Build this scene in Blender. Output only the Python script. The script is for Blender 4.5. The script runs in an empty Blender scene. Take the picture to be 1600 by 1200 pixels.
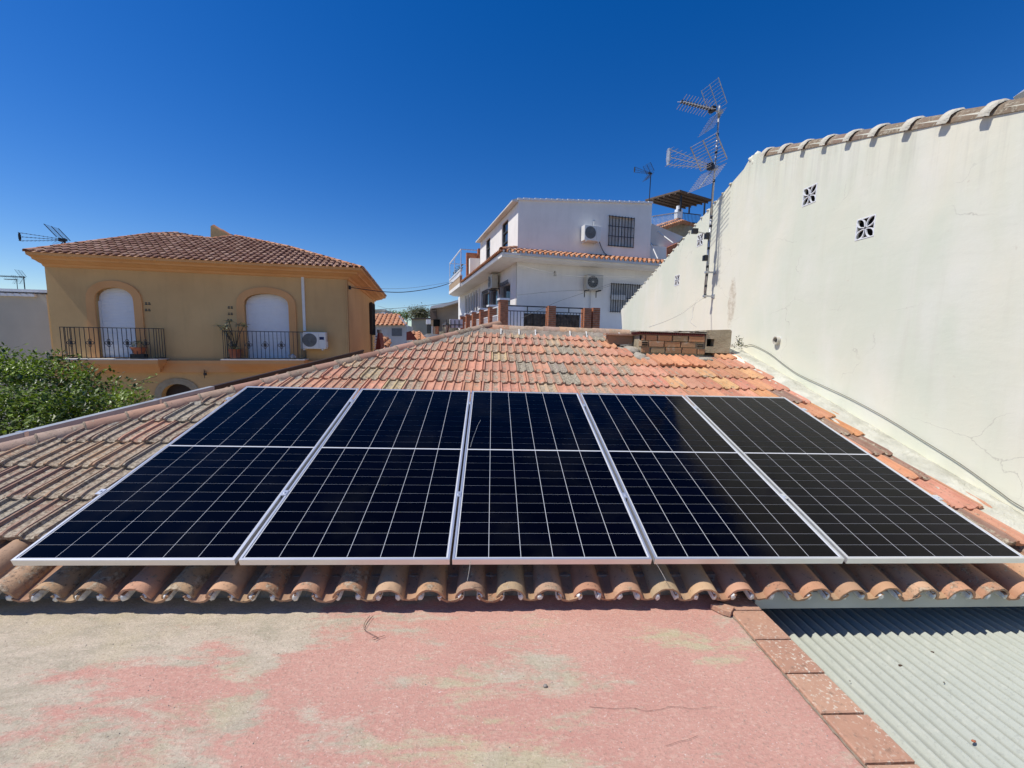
import bpy, bmesh, math, random
import numpy as np
from mathutils import Vector, Matrix, noise
from mathutils.geometry import tessellate_polygon
random.seed(7)
R = math.radians
scene = bpy.context.scene
col = scene.collection

# ---------------------------------------------------------------- camera
CAM = np.array([2.28866, -1.98446, 1.11996])
RW = np.array([[0.99829453, -0.0516615, 0.02718676],      # right
               [0.02148555, -0.10787339, -0.99393244],    # down
               [0.05428077, 0.99282144, -0.10657944]])    # forward
F = 637.1                                                 # focal length in pixels of a 1600 px wide picture
cd = bpy.data.cameras.new('camera')
cam = bpy.data.objects.new('camera', cd)
col.objects.link(cam)
cd.sensor_width = 36.0
cd.lens = F / 1600 * 36
cd.clip_start = 0.05
cd.clip_end = 6000
cam.matrix_world = Matrix(((RW[0][0], -RW[1][0], -RW[2][0], CAM[0]),
                           (RW[0][1], -RW[1][1], -RW[2][1], CAM[1]),
                           (RW[0][2], -RW[1][2], -RW[2][2], CAM[2]),
                           (0, 0, 0, 1)))
scene.camera = cam
# ---------------------------------------------------------------- sky and sun
SUN_EL, SUN_AZ = R(58.0), R(13.4)        # azimuth: from -X towards -Y
to_sun = Vector((-math.cos(SUN_EL) * math.cos(SUN_AZ), -math.cos(SUN_EL) * math.sin(SUN_AZ), math.sin(SUN_EL)))
world = bpy.data.worlds.new('World')
scene.world = world
world.use_nodes = True
wn = world.node_tree
bg = wn.nodes['Background']
sky = wn.nodes.new('ShaderNodeTexSky')
sky.sky_type = 'NISHITA'
sky.sun_disc = False
sky.sun_elevation = SUN_EL
sky.sun_rotation = math.atan2(to_sun.x, to_sun.y)
sky.altitude = 600
sky.air_density = 1.0
sky.dust_density = 0.3
sky.ozone_density = 4.0
hs = wn.nodes.new('ShaderNodeHueSaturation')
hs.inputs['Hue'].default_value = 0.513
hs.inputs['Saturation'].default_value = 1.38
wn.links.new(sky.outputs[0], hs.inputs['Color'])
wn.links.new(hs.outputs[0], bg.inputs[0])
bg.inputs[1].default_value = 0.125
sl = bpy.data.lights.new('sun', 'SUN')
sl.energy = 4.7
sl.angle = R(0.5)
sl.color = (1.0, 0.955, 0.88)
sun = bpy.data.objects.new('sun', sl)
sun.rotation_euler = (-to_sun).to_track_quat('-Z', 'Y').to_euler()
sun.location = (-6, -3, 12)
col.objects.link(sun)
scene.view_settings.view_transform = 'Standard'
scene.view_settings.look = 'None'
scene.view_settings.exposure = 0.0
scene.view_settings.gamma = 1.0
scene.view_settings.use_curve_mapping = False

# ---------------------------------------------------------------- measuring helpers
UP = np.array([-0.014, 0.0, 1.0]); UP /= np.linalg.norm(UP)
E1 = np.cross([0, 1, 0], UP); E1 /= np.linalg.norm(E1)
E2 = np.cross(UP, E1)
TH = R(17.607)


def ray(x, y):
    d = RW.T @ np.array([(x - 800) / F, (y - 600) / F, 1.0])
    return d / np.linalg.norm(d)


def onp(x, y, n, d0):
    r = ray(x, y); n = np.asarray(n, float)
    return CAM + r * ((d0 - n @ CAM) / (n @ r))


def atX(x, y, v): return Vector(onp(x, y, (1, 0, 0), v))
def atY(x, y, v): return Vector(onp(x, y, (0, 1, 0), v))
def atZ(x, y, v): return Vector(onp(x, y, (0, 0, 1), v))
def atD(x, y, d):
    r = ray(x, y)
    return Vector(CAM + r * d / (r @ RW[2]))


class Frame:
    """a vertical wall plane: local x along it, local y away from the viewer, local z up"""
    def __init__(s, yaw, pix, D):
        a = R(yaw)
        s.d = np.sin(a) * E1 + np.cos(a) * E2
        s.n = np.cross(s.d, UP)
        if s.n @ E2 > 0: s.n = -s.n
        s.O = np.array(atD(pix[0], pix[1], D))
        s.M = Matrix(((s.d[0], -s.n[0], UP[0], s.O[0]), (s.d[1], -s.n[1], UP[1], s.O[1]),
                      (s.d[2], -s.n[2], UP[2], s.O[2]), (0, 0, 0, 1)))

    def at(s, x, y, off=0):
        r = ray(x, y); t = (s.n @ s.O + off - s.n @ CAM) / (s.n @ r)
        P = CAM + r * t - s.O
        return float(P @ s.d), float(P @ UP)


# ---------------------------------------------------------------- object helpers
def tag(o, label=None, cat=None, group=None, kind=None):
    if label: o['label'] = label
    if cat: o['category'] = cat
    if group: o['group'] = group
    if kind: o['kind'] = kind
    return o


def link(o, parent=None):
    col.objects.link(o)
    if parent is not None: o.parent = parent
    return o


def empty(name, M=None, label=None, cat=None, group=None):
    o = bpy.data.objects.new(name, None)
    o.empty_display_size = 0.2
    link(o)
    if M is not None: o.matrix_world = M
    return tag(o, label, cat, group)


class MB:
    def __init__(s):
        s.v = []; s.f = []; s.m = []; s.c = None

    def add(s, vs, fs, mi=0):
        n = len(s.v)
        s.v += [tuple(p) for p in vs]
        s.f += [tuple(i + n for i in f) for f in fs]
        s.m += [mi] * len(fs)
        return s

    def box(s, a, b, mi=0, M=None):
        x0, y0, z0 = a; x1, y1, z1 = b
        vs = [(x0, y0, z0), (x1, y0, z0), (x1, y1, z0), (x0, y1, z0), (x0, y0, z1), (x1, y0, z1), (x1, y1, z1), (x0, y1, z1)]
        if M: vs = [M @ Vector(p) for p in vs]
        return s.add(vs, [(0, 3, 2, 1), (4, 5, 6, 7), (0, 1, 5, 4), (1, 2, 6, 5), (2, 3, 7, 6), (3, 0, 4, 7)], mi)

    def tube(s, pts, r, n=6, mi=0, caps=True):
        pts = [Vector(p) for p in pts]
        rs = r if isinstance(r, (list, tuple)) else [r] * len(pts)
        rings = []
        for i, p in enumerate(pts):
            t = (pts[min(i + 1, len(pts) - 1)] - pts[max(i - 1, 0)])
            if t.length < 1e-9: t = Vector((0, 0, 1))
            t.normalize()
            a = t.cross(Vector((0, 0, 1)) if abs(t.z) < .9 else Vector((1, 0, 0))).normalized()
            b = t.cross(a)
            rings.append([p + (a * math.cos(2 * math.pi * k / n) + b * math.sin(2 * math.pi * k / n)) * rs[i] for k in range(n)])
        vs = [q for g in rings for q in g]
        fs = []
        for i in range(len(pts) - 1):
            for k in range(n):
                k2 = (k + 1) % n
                fs.append((i * n + k, i * n + k2, (i + 1) * n + k2, (i + 1) * n + k))
        if caps:
            fs.append(tuple(range(n))); fs.append(tuple((len(pts) - 1) * n + k for k in range(n)))
        return s.add(vs, fs, mi)

    def prism(s, poly, vec, mi=0):
        """closed polygon (3D points) pushed along vec"""
        n = len(poly)
        P = [Vector(p) for p in poly]; Q = [p + Vector(vec) for p in P]
        tri = [tuple(t) for t in tessellate_polygon([P])]
        s.add(P + Q, tri + [tuple(i + n for i in t[::-1]) for t in tri] + [(i, (i + 1) % n, (i + 1) % n + n, i + n) for i in range(n)], mi)
        return s

    def grid(s, fn, nu, nv, mi=0):
        vs = [fn(i / nu, j / nv) for j in range(nv + 1) for i in range(nu + 1)]
        fs = [(j * (nu + 1) + i, j * (nu + 1) + i + 1, (j + 1) * (nu + 1) + i + 1, (j + 1) * (nu + 1) + i) for j in range(nv) for i in range(nu)]
        return s.add(vs, fs, mi)

    def mesh(s, name, mats, smooth=False):
        me = bpy.data.meshes.new(name)
        me.from_pydata(s.v, [], s.f)
        for m in (mats if isinstance(mats, (list, tuple)) else [mats]): me.materials.append(m)
        me.polygons.foreach_set('material_index', s.m)
        if s.c is not None:
            at = me.color_attributes.new('tint', 'FLOAT_COLOR', 'POINT')
            at.data.foreach_set('color', [x for c in s.c for x in c])
        bm = bmesh.new(); bm.from_mesh(me)
        bmesh.ops.recalc_face_normals(bm, faces=bm.faces)
        bm.to_mesh(me); bm.free()
        if smooth:
            me.shade_smooth()
        me.update()
        return me

    def build(s, name, mats, parent=None, smooth=False, kind=None, label=None):
        o = bpy.data.objects.new(name, s.mesh(name, mats, smooth))
        link(o, parent)
        if kind: o['kind'] = kind
        if label: o['label'] = label
        return o


def wall_face(mb, outline, holes, depth, mi=0, back=True):
    """wall in local xz plane (y=0 towards the viewer) with real openings and reveals"""
    loops = [[Vector((x, 0, z)) for x, z in outline]] + [[Vector((x, 0, z)) for x, z in h] for h in holes]
    flat = [p for l in loops for p in l]
    mb.add(flat, [tuple(t) for t in tessellate_polygon(loops)], mi)
    for l in loops:
        n = len(l)
        mb.add(l + [p + Vector((0, depth, 0)) for p in l], [(i, (i + 1) % n, (i + 1) % n + n, i + n) for i in range(n)], mi)


# ---------------------------------------------------------------- materials
def newmat(name, rough=0.8, spec=0.3):
    m = bpy.data.materials.new(name); m.use_nodes = True
    b = m.node_tree.nodes['Principled BSDF']
    b.inputs['Roughness'].default_value = rough
    b.inputs['Specular IOR Level'].default_value = spec
    return m, m.node_tree, b


def nnoise(nt, vec, scale, detail=4, rough=0.55, dist=0.0):
    n = nt.nodes.new('ShaderNodeTexNoise')
    n.inputs['Scale'].default_value = scale; n.inputs['Detail'].default_value = detail
    n.inputs['Roughness'].default_value = rough; n.inputs['Distortion'].default_value = dist
    if vec is not None: nt.links.new(vec, n.inputs['Vector'])
    return n.outputs['Fac']


def ramp(nt, fac, stops):
    r = nt.nodes.new('ShaderNodeValToRGB')
    e = r.color_ramp.elements
    while len(e) < len(stops): e.new(0.5)
    for i, (p, c) in enumerate(stops):
        e[i].position = p
        e[i].color = (c[0], c[1], c[2], 1) if isinstance(c, (tuple, list)) else (c, c, c, 1)
    nt.links.new(fac, r.inputs[0])
    return r.outputs[0]


def mix(nt, fac, a, b, mode='MIX'):
    m = nt.nodes.new('ShaderNodeMix'); m.data_type = 'RGBA'; m.blend_type = mode
    for sock, v in ((m.inputs[0], fac), (m.inputs[6], a), (m.inputs[7], b)):
        if isinstance(v, bpy.types.NodeSocket): nt.links.new(v, sock)
        elif isinstance(v, (int, float)):
            sock.default_value = v if sock.type == 'VALUE' else (v, v, v, 1)
        else: sock.default_value = (v[0], v[1], v[2], 1)
    return m.outputs[2]


def bump(nt, b, h, strength=0.3, dist=0.01):
    n = nt.nodes.new('ShaderNodeBump'); n.inputs['Strength'].default_value = strength; n.inputs['Distance'].default_value = dist
    nt.links.new(h, n.inputs['Height']); nt.links.new(n.outputs[0], b.inputs['Normal'])


def vmath(nt, op, a, b=None):
    n = nt.nodes.new('ShaderNodeVectorMath'); n.operation = op
    for s, v in ((n.inputs[0], a), (n.inputs[1], b)):
        if v is None: continue
        if isinstance(v, bpy.types.NodeSocket): nt.links.new(v, s)
        else: s.default_value = v
    return n.outputs[0]


def fmath(nt, op, a, b=0.0, clamp=False):
    n = nt.nodes.new('ShaderNodeMath'); n.operation = op; n.use_clamp = clamp
    for s, v in ((n.inputs[0], a), (n.inputs[1], b)):
        if isinstance(v, bpy.types.NodeSocket): nt.links.new(v, s)
        else: s.default_value = v
    return n.outputs[0]


def coords(nt, kind='Object'):
    return nt.nodes.new('ShaderNodeTexCoord').outputs[kind]


def plain(name, c, rough=0.6, spec=0.3, metal=0.0, var=0.12, scale=6.0, bs=0.0, bscale=60):
    m, nt, b = newmat(name, rough, spec)
    co = coords(nt)
    f = nnoise(nt, co, scale, 5)
    lo = tuple(x * (1 - var) for x in c); hi = tuple(min(1, x * (1 + var)) for x in c)
    nt.links.new(ramp(nt, f, [(0.3, lo), (0.7, hi)]), b.inputs['Base Color'])
    b.inputs['Metallic'].default_value = metal
    if bs: bump(nt, b, nnoise(nt, co, bscale, 4), bs, 0.006)
    return m


def render_plaster(name, c, stain, dirt=0.35, scale=1.2, bs=0.35, streak=True):
    m, nt, b = newmat(name, 0.92, 0.15)
    co = coords(nt)
    big = nnoise(nt, co, scale, 5, 0.6)
    st = nnoise(nt, vmath(nt, 'MULTIPLY', co, (2.2, 2.2, 0.35)), 1.6, 5, 0.6)
    colr = mix(nt, ramp(nt, big, [(0.38, 0.0), (0.68, 1.0)]), c, stain)
    if streak:
        colr = mix(nt, ramp(nt, st, [(0.5, 0.0), (0.8, dirt)]), colr, tuple(x * 0.62 for x in stain))
    fine = nnoise(nt, co, 45, 4, 0.7)
    colr = mix(nt, ramp(nt, fine, [(0.62, 0.0), (0.8, 0.25)]), colr, tuple(x * 0.6 for x in c))
    nt.links.new(colr, b.inputs['Base Color'])
    h = fmath(nt, 'ADD', fmath(nt, 'MULTIPLY', nnoise(nt, co, 3.2, 5), 2.2), nnoise(nt, co, 38, 5))
    bump(nt, b, h, bs, 0.02)
    return m


def wall_mat():
    m, nt, b = newmat('limewashed_wall', 0.93, 0.12)
    co = coords(nt)
    a = nnoise(nt, vmath(nt, 'MULTIPLY', co, (1, 1.0, 0.75)), 0.55, 4, 0.55, 0.3)
    c = mix(nt, ramp(nt, a, [(0.38, 0.0), (0.62, 1.0)]), (0.79, 0.75, 0.60), (0.68, 0.70, 0.565))
    a2 = nnoise(nt, vmath(nt, 'MULTIPLY', co, (1, 1.6, 0.5)), 1.7, 5, 0.6, 0.4)
    c = mix(nt, ramp(nt, a2, [(0.45, 0.0), (0.75, 0.55)]), c, (0.80, 0.78, 0.69))
    drip = nnoise(nt, vmath(nt, 'MULTIPLY', co, (3.0, 5.0, 0.28)), 1.5, 5, 0.62)
    c = mix(nt, ramp(nt, drip, [(0.58, 0.0), (0.84, 0.30)]), c, (0.56, 0.53, 0.42))
    gr = nnoise(nt, co, 24, 5, 0.72)
    c = mix(nt, ramp(nt, gr, [(0.60, 0.0), (0.76, 0.28)]), c, (0.55, 0.54, 0.46))
    c = mix(nt, ramp(nt, nnoise(nt, co, 11, 3, 0.6), [(0.70, 0.0), (0.78, 0.5)]), c, (0.60, 0.54, 0.42))
    sp = nt.nodes.new('ShaderNodeSeparateXYZ'); nt.links.new(co, sp.inputs[0])
    Y_, Z_ = sp.outputs[1], sp.outputs[2]
    # dirt runs below the capping
    top = fmath(nt, 'ADD', fmath(nt, 'MULTIPLY', Y_, -0.3175), fmath(nt, 'ADD', Z_, 0.3175 * 4.1 - 3.9))
    near = ramp(nt, fmath(nt, 'ADD', fmath(nt, 'MULTIPLY', top, 0.9), 1.0), [(0.35, 0.0), (1.0, 1.0)])
    run = ramp(nt, nnoise(nt, vmath(nt, 'MULTIPLY', co, (1.0, 7.0, 0.35)), 1.6, 5, 0.65), [(0.46, 0.0), (0.70, 0.50)])
    c = mix(nt, fmath(nt, 'MULTIPLY', near, run), c, (0.42, 0.40, 0.33))
    # spalled patch where the render has come away beside the mast
    dy = fmath(nt, 'MULTIPLY', fmath(nt, 'SUBTRACT', Y_, 4.33), 6.0); dz_ = fmath(nt, 'MULTIPLY', fmath(nt, 'SUBTRACT', Z_, 1.80), 1.75)
    d2 = fmath(nt, 'ADD', fmath(nt, 'MULTIPLY', dy, dy), fmath(nt, 'MULTIPLY', dz_, dz_))
    sc = ramp(nt, fmath(nt, 'ADD', d2, fmath(nt, 'MULTIPLY', nnoise(nt, co, 9, 5, 0.7), 1.1)), [(0.80, 0.75), (1.30, 0.0)])
    c = mix(nt, sc, c, mix(nt, ramp(nt, nnoise(nt, co, 16, 5, 0.75), [(0.42, 0.0), (0.58, 1.0)]), (0.50, 0.42, 0.30), (0.72, 0.66, 0.54)))
    # hairline cracks
    vo = nt.nodes.new('ShaderNodeTexVoronoi'); vo.feature = 'DISTANCE_TO_EDGE'; vo.inputs['Scale'].default_value = 0.8
    nn_ = nt.nodes.new('ShaderNodeTexNoise'); nn_.inputs['Scale'].default_value = 3.0; nn_.inputs['Detail'].default_value = 6; nt.links.new(co, nn_.inputs['Vector'])
    nt.links.new(vmath(nt, 'ADD', vmath(nt, 'MULTIPLY', co, (1, 0.8, 1.5)), vmath(nt, 'MULTIPLY', nn_.outputs['Color'], (0.45, 0.45, 0.45))), vo.inputs['Vector'])
    ck_ = fmath(nt, 'MULTIPLY', ramp(nt, vo.outputs['Distance'], [(0.0, 0.55), (0.004, 0.0)]), ramp(nt, nnoise(nt, co, 1.4, 3), [(0.50, 0.0), (0.62, 1.0)]))
    c = mix(nt, ck_, c, (0.40, 0.37, 0.30))
    nt.links.new(c, b.inputs['Base Color'])
    h = fmath(nt, 'ADD', fmath(nt, 'MULTIPLY', nnoise(nt, vmath(nt, 'MULTIPLY', co, (1, 0.6, 1.3)), 1.2, 3, 0.45), 4.0), fmath(nt, 'MULTIPLY', nnoise(nt, vmath(nt, 'MULTIPLY', co, (1, 0.7, 1.3)), 14, 6, 0.66, 0.3), 0.55))
    h = fmath(nt, 'SUBTRACT', h, fmath(nt, 'MULTIPLY', sc, 1.2))
    bump(nt, b, h, 0.30, 0.010)
    return m


def tile_material(name, rough=0.9, lift=0.0):
    """clay: the object's own colour, with lichen crust, soot spots and pale bloom"""
    m, nt, b = newmat(name, rough, 0.2)
    oi = nt.nodes.new('ShaderNodeObjectInfo')
    co = coords(nt)
    off = nt.nodes.new('ShaderNodeCombineXYZ')
    nt.links.new(fmath(nt, 'MULTIPLY', oi.outputs['Random'], 91.0), off.inputs[0])
    nt.links.new(fmath(nt, 'MULTIPLY', oi.outputs['Random'], 37.0), off.inputs[1])
    v = vmath(nt, 'ADD', co, off.outputs[0])
    base = oi.outputs['Color']
    big = nnoise(nt, v, 7, 4, 0.6)
    c1 = mix(nt, ramp(nt, big, [(0.35, 0.0), (0.7, 0.65)]), base, mix(nt, 1.0, base, (0.72, 0.62, 0.56), 'MULTIPLY'))
    gr = nnoise(nt, v, 26, 5, 0.7)
    # alpha of the object's colour = how much crust it carries
    al = oi.outputs['Alpha']
    sp = nt.nodes.new('ShaderNodeSeparateXYZ'); nt.links.new(co, sp.inputs[0])
    low = fmath(nt, 'ADD', sp.outputs[2], fmath(nt, 'MULTIPLY', sp.outputs[1], lift / 0.385))     # height above the tile's own plane
    pan = ramp(nt, fmath(nt, 'MULTIPLY', fmath(nt, 'SUBTRACT', low, lift), 40.0), [(0.22, 0.16), (0.55, -0.0)]) if lift else 0.05
    crust = ramp(nt, fmath(nt, 'ADD', fmath(nt, 'ADD', nnoise(nt, v, 14, 6, 0.8), fmath(nt, 'MULTIPLY', fmath(nt, 'SUBTRACT', al, 0.5), 0.55)), fmath(nt, 'SUBTRACT', pan, 0.06)), [(0.5, 0.0), (0.585, 1.0)])
    crustc = mix(nt, ramp(nt, nnoise(nt, v, 48, 4, 0.7), [(0.38, 0.0), (0.60, 1.0)]), (0.11, 0.09, 0.065), (0.50, 0.44, 0.33))
    c2 = mix(nt, fmath(nt, 'MULTIPLY', crust, 0.78), c1, crustc)
    dark = ramp(nt, nnoise(nt, v, 60, 3, 0.6), [(0.62, 0.0), (0.72, 0.7)])
    c3 = mix(nt, dark, c2, (0.09, 0.07, 0.055))
    nt.links.new(c3, b.inputs['Base Color'])
    bump(nt, b, fmath(nt, 'ADD', gr, fmath(nt, 'MULTIPLY', crust, 0.6)), 0.5, 0.006)
    return m


M = {}
M['tile'] = tile_material('weathered_clay')
M['flat_tile'] = tile_material('weathered_flat_clay', 0.9, 0.028)
M['white_wall'] = wall_mat()
M['fillet'] = render_plaster('speckled_white_mortar', (0.60, 0.585, 0.49), (0.46, 0.45, 0.37), 0.6, 6.0, 0.8)
M['white_house'] = render_plaster('white_house_paint', (0.86, 0.83, 0.77), (0.79, 0.76, 0.70), 0.2, 0.8, 0.12)
M['beige'] = render_plaster('ochre_paint', (0.68, 0.45, 0.21), (0.58, 0.37, 0.17), 0.25, 0.45, 0.1)
M['ochre_trim'] = render_plaster('ochre_trim', (0.72, 0.39, 0.17), (0.66, 0.34, 0.14), 0.2, 1.0, 0.08)
M['mortar'] = render_plaster('rough_mortar', (0.42, 0.38, 0.31), (0.30, 0.27, 0.22), 0.6, 5.0, 0.9)
M['hip_mortar'] = render_plaster('brown_mortar', (0.34, 0.27, 0.20), (0.24, 0.19, 0.14), 0.6, 9.0, 0.9)
M['ridge_mortar'] = render_plaster('stained_mortar', (0.36, 0.31, 0.25), (0.25, 0.20, 0.16), 0.6, 7.0, 0.9)
M['collar'] = render_plaster('dusty_mortar', (0.62, 0.58, 0.48), (0.50, 0.46, 0.37), 0.5, 9.0, 0.6)
M['mortar_white'] = render_plaster('white_mortar', (0.78, 0.77, 0.72), (0.62, 0.60, 0.55), 0.3, 9.0, 0.8)
M['tan_plaster'] = render_plaster('tan_plaster', (0.42, 0.36, 0.25), (0.34, 0.28, 0.19), 0.5, 6.0, 0.7)
M['grey_board'] = plain('grey_board', (0.46, 0.46, 0.40), 0.8, 0.2, 0, 0.12, 3)
M['alu'] = plain('anodised_aluminium', (0.78, 0.79, 0.80), 0.32, 0.5, 0.75, 0.03, 8)
M['alu_matt'] = plain('mill_aluminium', (0.62, 0.63, 0.64), 0.4, 0.5, 0.8, 0.08, 12)
M['galv'] = plain('galvanised_steel', (0.50, 0.51, 0.51), 0.45, 0.5, 0.6, 0.25, 25)
M['rod'] = plain('antenna_rod', (0.62, 0.64, 0.66), 0.35, 0.5, 0.6, 0.1, 20)
M['black'] = plain('black_plastic', (0.025, 0.025, 0.028), 0.5, 0.4)
M['iron'] = plain('black_iron', (0.03, 0.03, 0.032), 0.5, 0.4)
M['dark'] = plain('dark_void', (0.012, 0.011, 0.010), 0.95, 0.05)
M['cable'] = plain('grey_cable', (0.16, 0.15, 0.13), 0.6, 0.3)
M['cable_pale'] = plain('pale_cable', (0.5, 0.48, 0.42), 0.6, 0.3)
M['ac'] = plain('white_enamel', (0.72, 0.72, 0.68), 0.4, 0.4, 0, 0.05)
M['ac_old'] = plain('yellowed_enamel', (0.52, 0.49, 0.41), 0.5, 0.4, 0, 0.08)
M['grille'] = plain('grey_grille', (0.16, 0.17, 0.17), 0.5, 0.4)
M['grille_dark'] = plain('dark_grille', (0.05, 0.055, 0.05), 0.5, 0.4)
M['shutter'] = plain('white_shutter', (0.78, 0.79, 0.80), 0.55, 0.3, 0, 0.03)
M['glass'] = plain('window_glass', (0.03, 0.035, 0.04), 0.06, 0.8)
M['curtain'] = plain('pale_blind', (0.50, 0.50, 0.48), 0.7, 0.2)
M['brown_metal'] = plain('brown_flashing', (0.040, 0.027, 0.022), 0.6, 0.3, 0.0)
M['gutter'] = plain('grey_gutter', (0.36, 0.38, 0.39), 0.5, 0.4, 0.2, 0.15, 3)
M['red_brick'] = plain('red_brick', (0.42, 0.16, 0.08), 0.85, 0.2, 0, 0.35, 9, 0.3)
M['pot'] = plain('terracotta_pot', (0.42, 0.15, 0.08), 0.8, 0.2)
M['bark'] = plain('bark', (0.13, 0.10, 0.07), 0.9, 0.1, 0, 0.4, 12, 0.5)
M['maroon'] = plain('maroon_paint', (0.20, 0.055, 0.045), 0.8, 0.2, 0, 0.2)
M['pale'] = plain('pale_render', (0.62, 0.60, 0.56), 0.9, 0.1, 0, 0.08, 1)
M['cream'] = plain('cream_render', (0.55, 0.50, 0.40), 0.9, 0.1, 0, 0.08, 1)
M['tan'] = plain('tan_render', (0.45, 0.33, 0.22), 0.9, 0.1, 0, 0.1, 1)
M['greenish'] = plain('greenish_render', (0.42, 0.38, 0.28), 0.9, 0.1, 0, 0.1, 1)
M['brown_canopy'] = plain('brown_canopy', (0.14, 0.10, 0.075), 0.8, 0.2, 0, 0.2)
M['twig'] = plain('dry_twig', (0.08, 0.05, 0.035), 0.9, 0.1)
M['stone'] = plain('pebble', (0.28, 0.25, 0.22), 0.9, 0.1)
M['navy'] = plain('navy_print', (0.02, 0.03, 0.10), 0.5, 0.3)


def leaf_mat(name, dark, light, trans=0.25):
    m, nt, b = newmat(name, 0.42, 0.45)
    a = nt.nodes.new('ShaderNodeAttribute'); a.attribute_name = 'tint'
    s = nt.nodes.new('ShaderNodeSeparateColor'); nt.links.new(a.outputs['Color'], s.inputs[0])
    c = mix(nt, s.outputs[0], dark, light)
    nt.links.new(c, b.inputs['Base Color'])
    tr = nt.nodes.new('ShaderNodeBsdfTranslucent'); nt.links.new(mix(nt, 1.0, c, (0.9, 1.0, 0.35), 'MULTIPLY'), tr.inputs[0])
    ms = nt.nodes.new('ShaderNodeMixShader'); ms.inputs[0].default_value = trans
    nt.links.new(b.outputs[0], ms.inputs[1]); nt.links.new(tr.outputs[0], ms.inputs[2])
    nt.links.new(ms.outputs[0], nt.nodes['Material Output'].inputs[0])
    return m


M['leaf'] = leaf_mat('lemon_leaf', (0.028, 0.055, 0.012), (0.27, 0.37, 0.05), 0.28)
M['leaf_dull'] = leaf_mat('dull_leaf', (0.08, 0.085, 0.045), (0.24, 0.23, 0.14), 0.2)
M['leaf_pale'] = leaf_mat('pale_leaf', (0.20, 0.24, 0.14), (0.50, 0.52, 0.36), 0.2)


def far_tile_mat(name, a, b_, c_):
    m, nt, b = newmat(name, 0.9, 0.15)
    co = coords(nt)
    w = nt.nodes.new('ShaderNodeTexWhiteNoise'); w.noise_dimensions = '3D'
    nt.links.new(vmath(nt, 'FLOOR', vmath(nt, 'MULTIPLY', co, (4.6, 3.4, 3.4))), w.inputs['Vector'])
    cc = ramp(nt, w.outputs['Value'], [(0.0, a), (0.55, b_), (1.0, c_)])
    f = nnoise(nt, co, 9, 4)
    cc = mix(nt, ramp(nt, f, [(0.5, 0.0), (0.75, 0.5)]), cc, tuple(x * 0.5 for x in a))
    nt.links.new(cc, b.inputs['Base Color'])
    return m


M['far_tile'] = far_tile_mat('far_roof_tile', (0.26, 0.14, 0.095), (0.38, 0.225, 0.155), (0.50, 0.33, 0.235))
M['far_tile_orange'] = far_tile_mat('far_orange_tile', (0.42, 0.18, 0.09), (0.52, 0.25, 0.14), (0.58, 0.33, 0.20))


# solar cells: near-black silicon under anti-reflection glass
def cell_mat():
    m, nt, b = newmat('silicon_cell', 0.13, 0.5)
    b.inputs['IOR'].default_value = 1.18
    b.inputs['Specular Tint'].default_value = (1.0, 0.90, 0.66, 1)
    oi = nt.nodes.new('ShaderNodeObjectInfo')
    c = mix(nt, oi.outputs['Random'], (0.0003, 0.0004, 0.0022), (0.0008, 0.0009, 0.0040))
    g = nt.nodes.new('ShaderNodeNewGeometry')
    d = nnoise(nt, g.outputs['Position'], 2.2, 5, 0.6)
    c = mix(nt, ramp(nt, d, [(0.5, 0.0), (0.9, 0.35)]), c, (0.02, 0.02, 0.02))
    nt.links.new(c, b.inputs['Base Color'])
    nt.links.new(ramp(nt, d, [(0.3, 0.07), (0.8, 0.16)]), b.inputs['Roughness'])
    return m


M['cell'] = cell_mat()
M['backsheet'] = plain('white_backsheet', (0.55, 0.56, 0.58), 0.2, 0.4, 0, 0.02)


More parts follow.
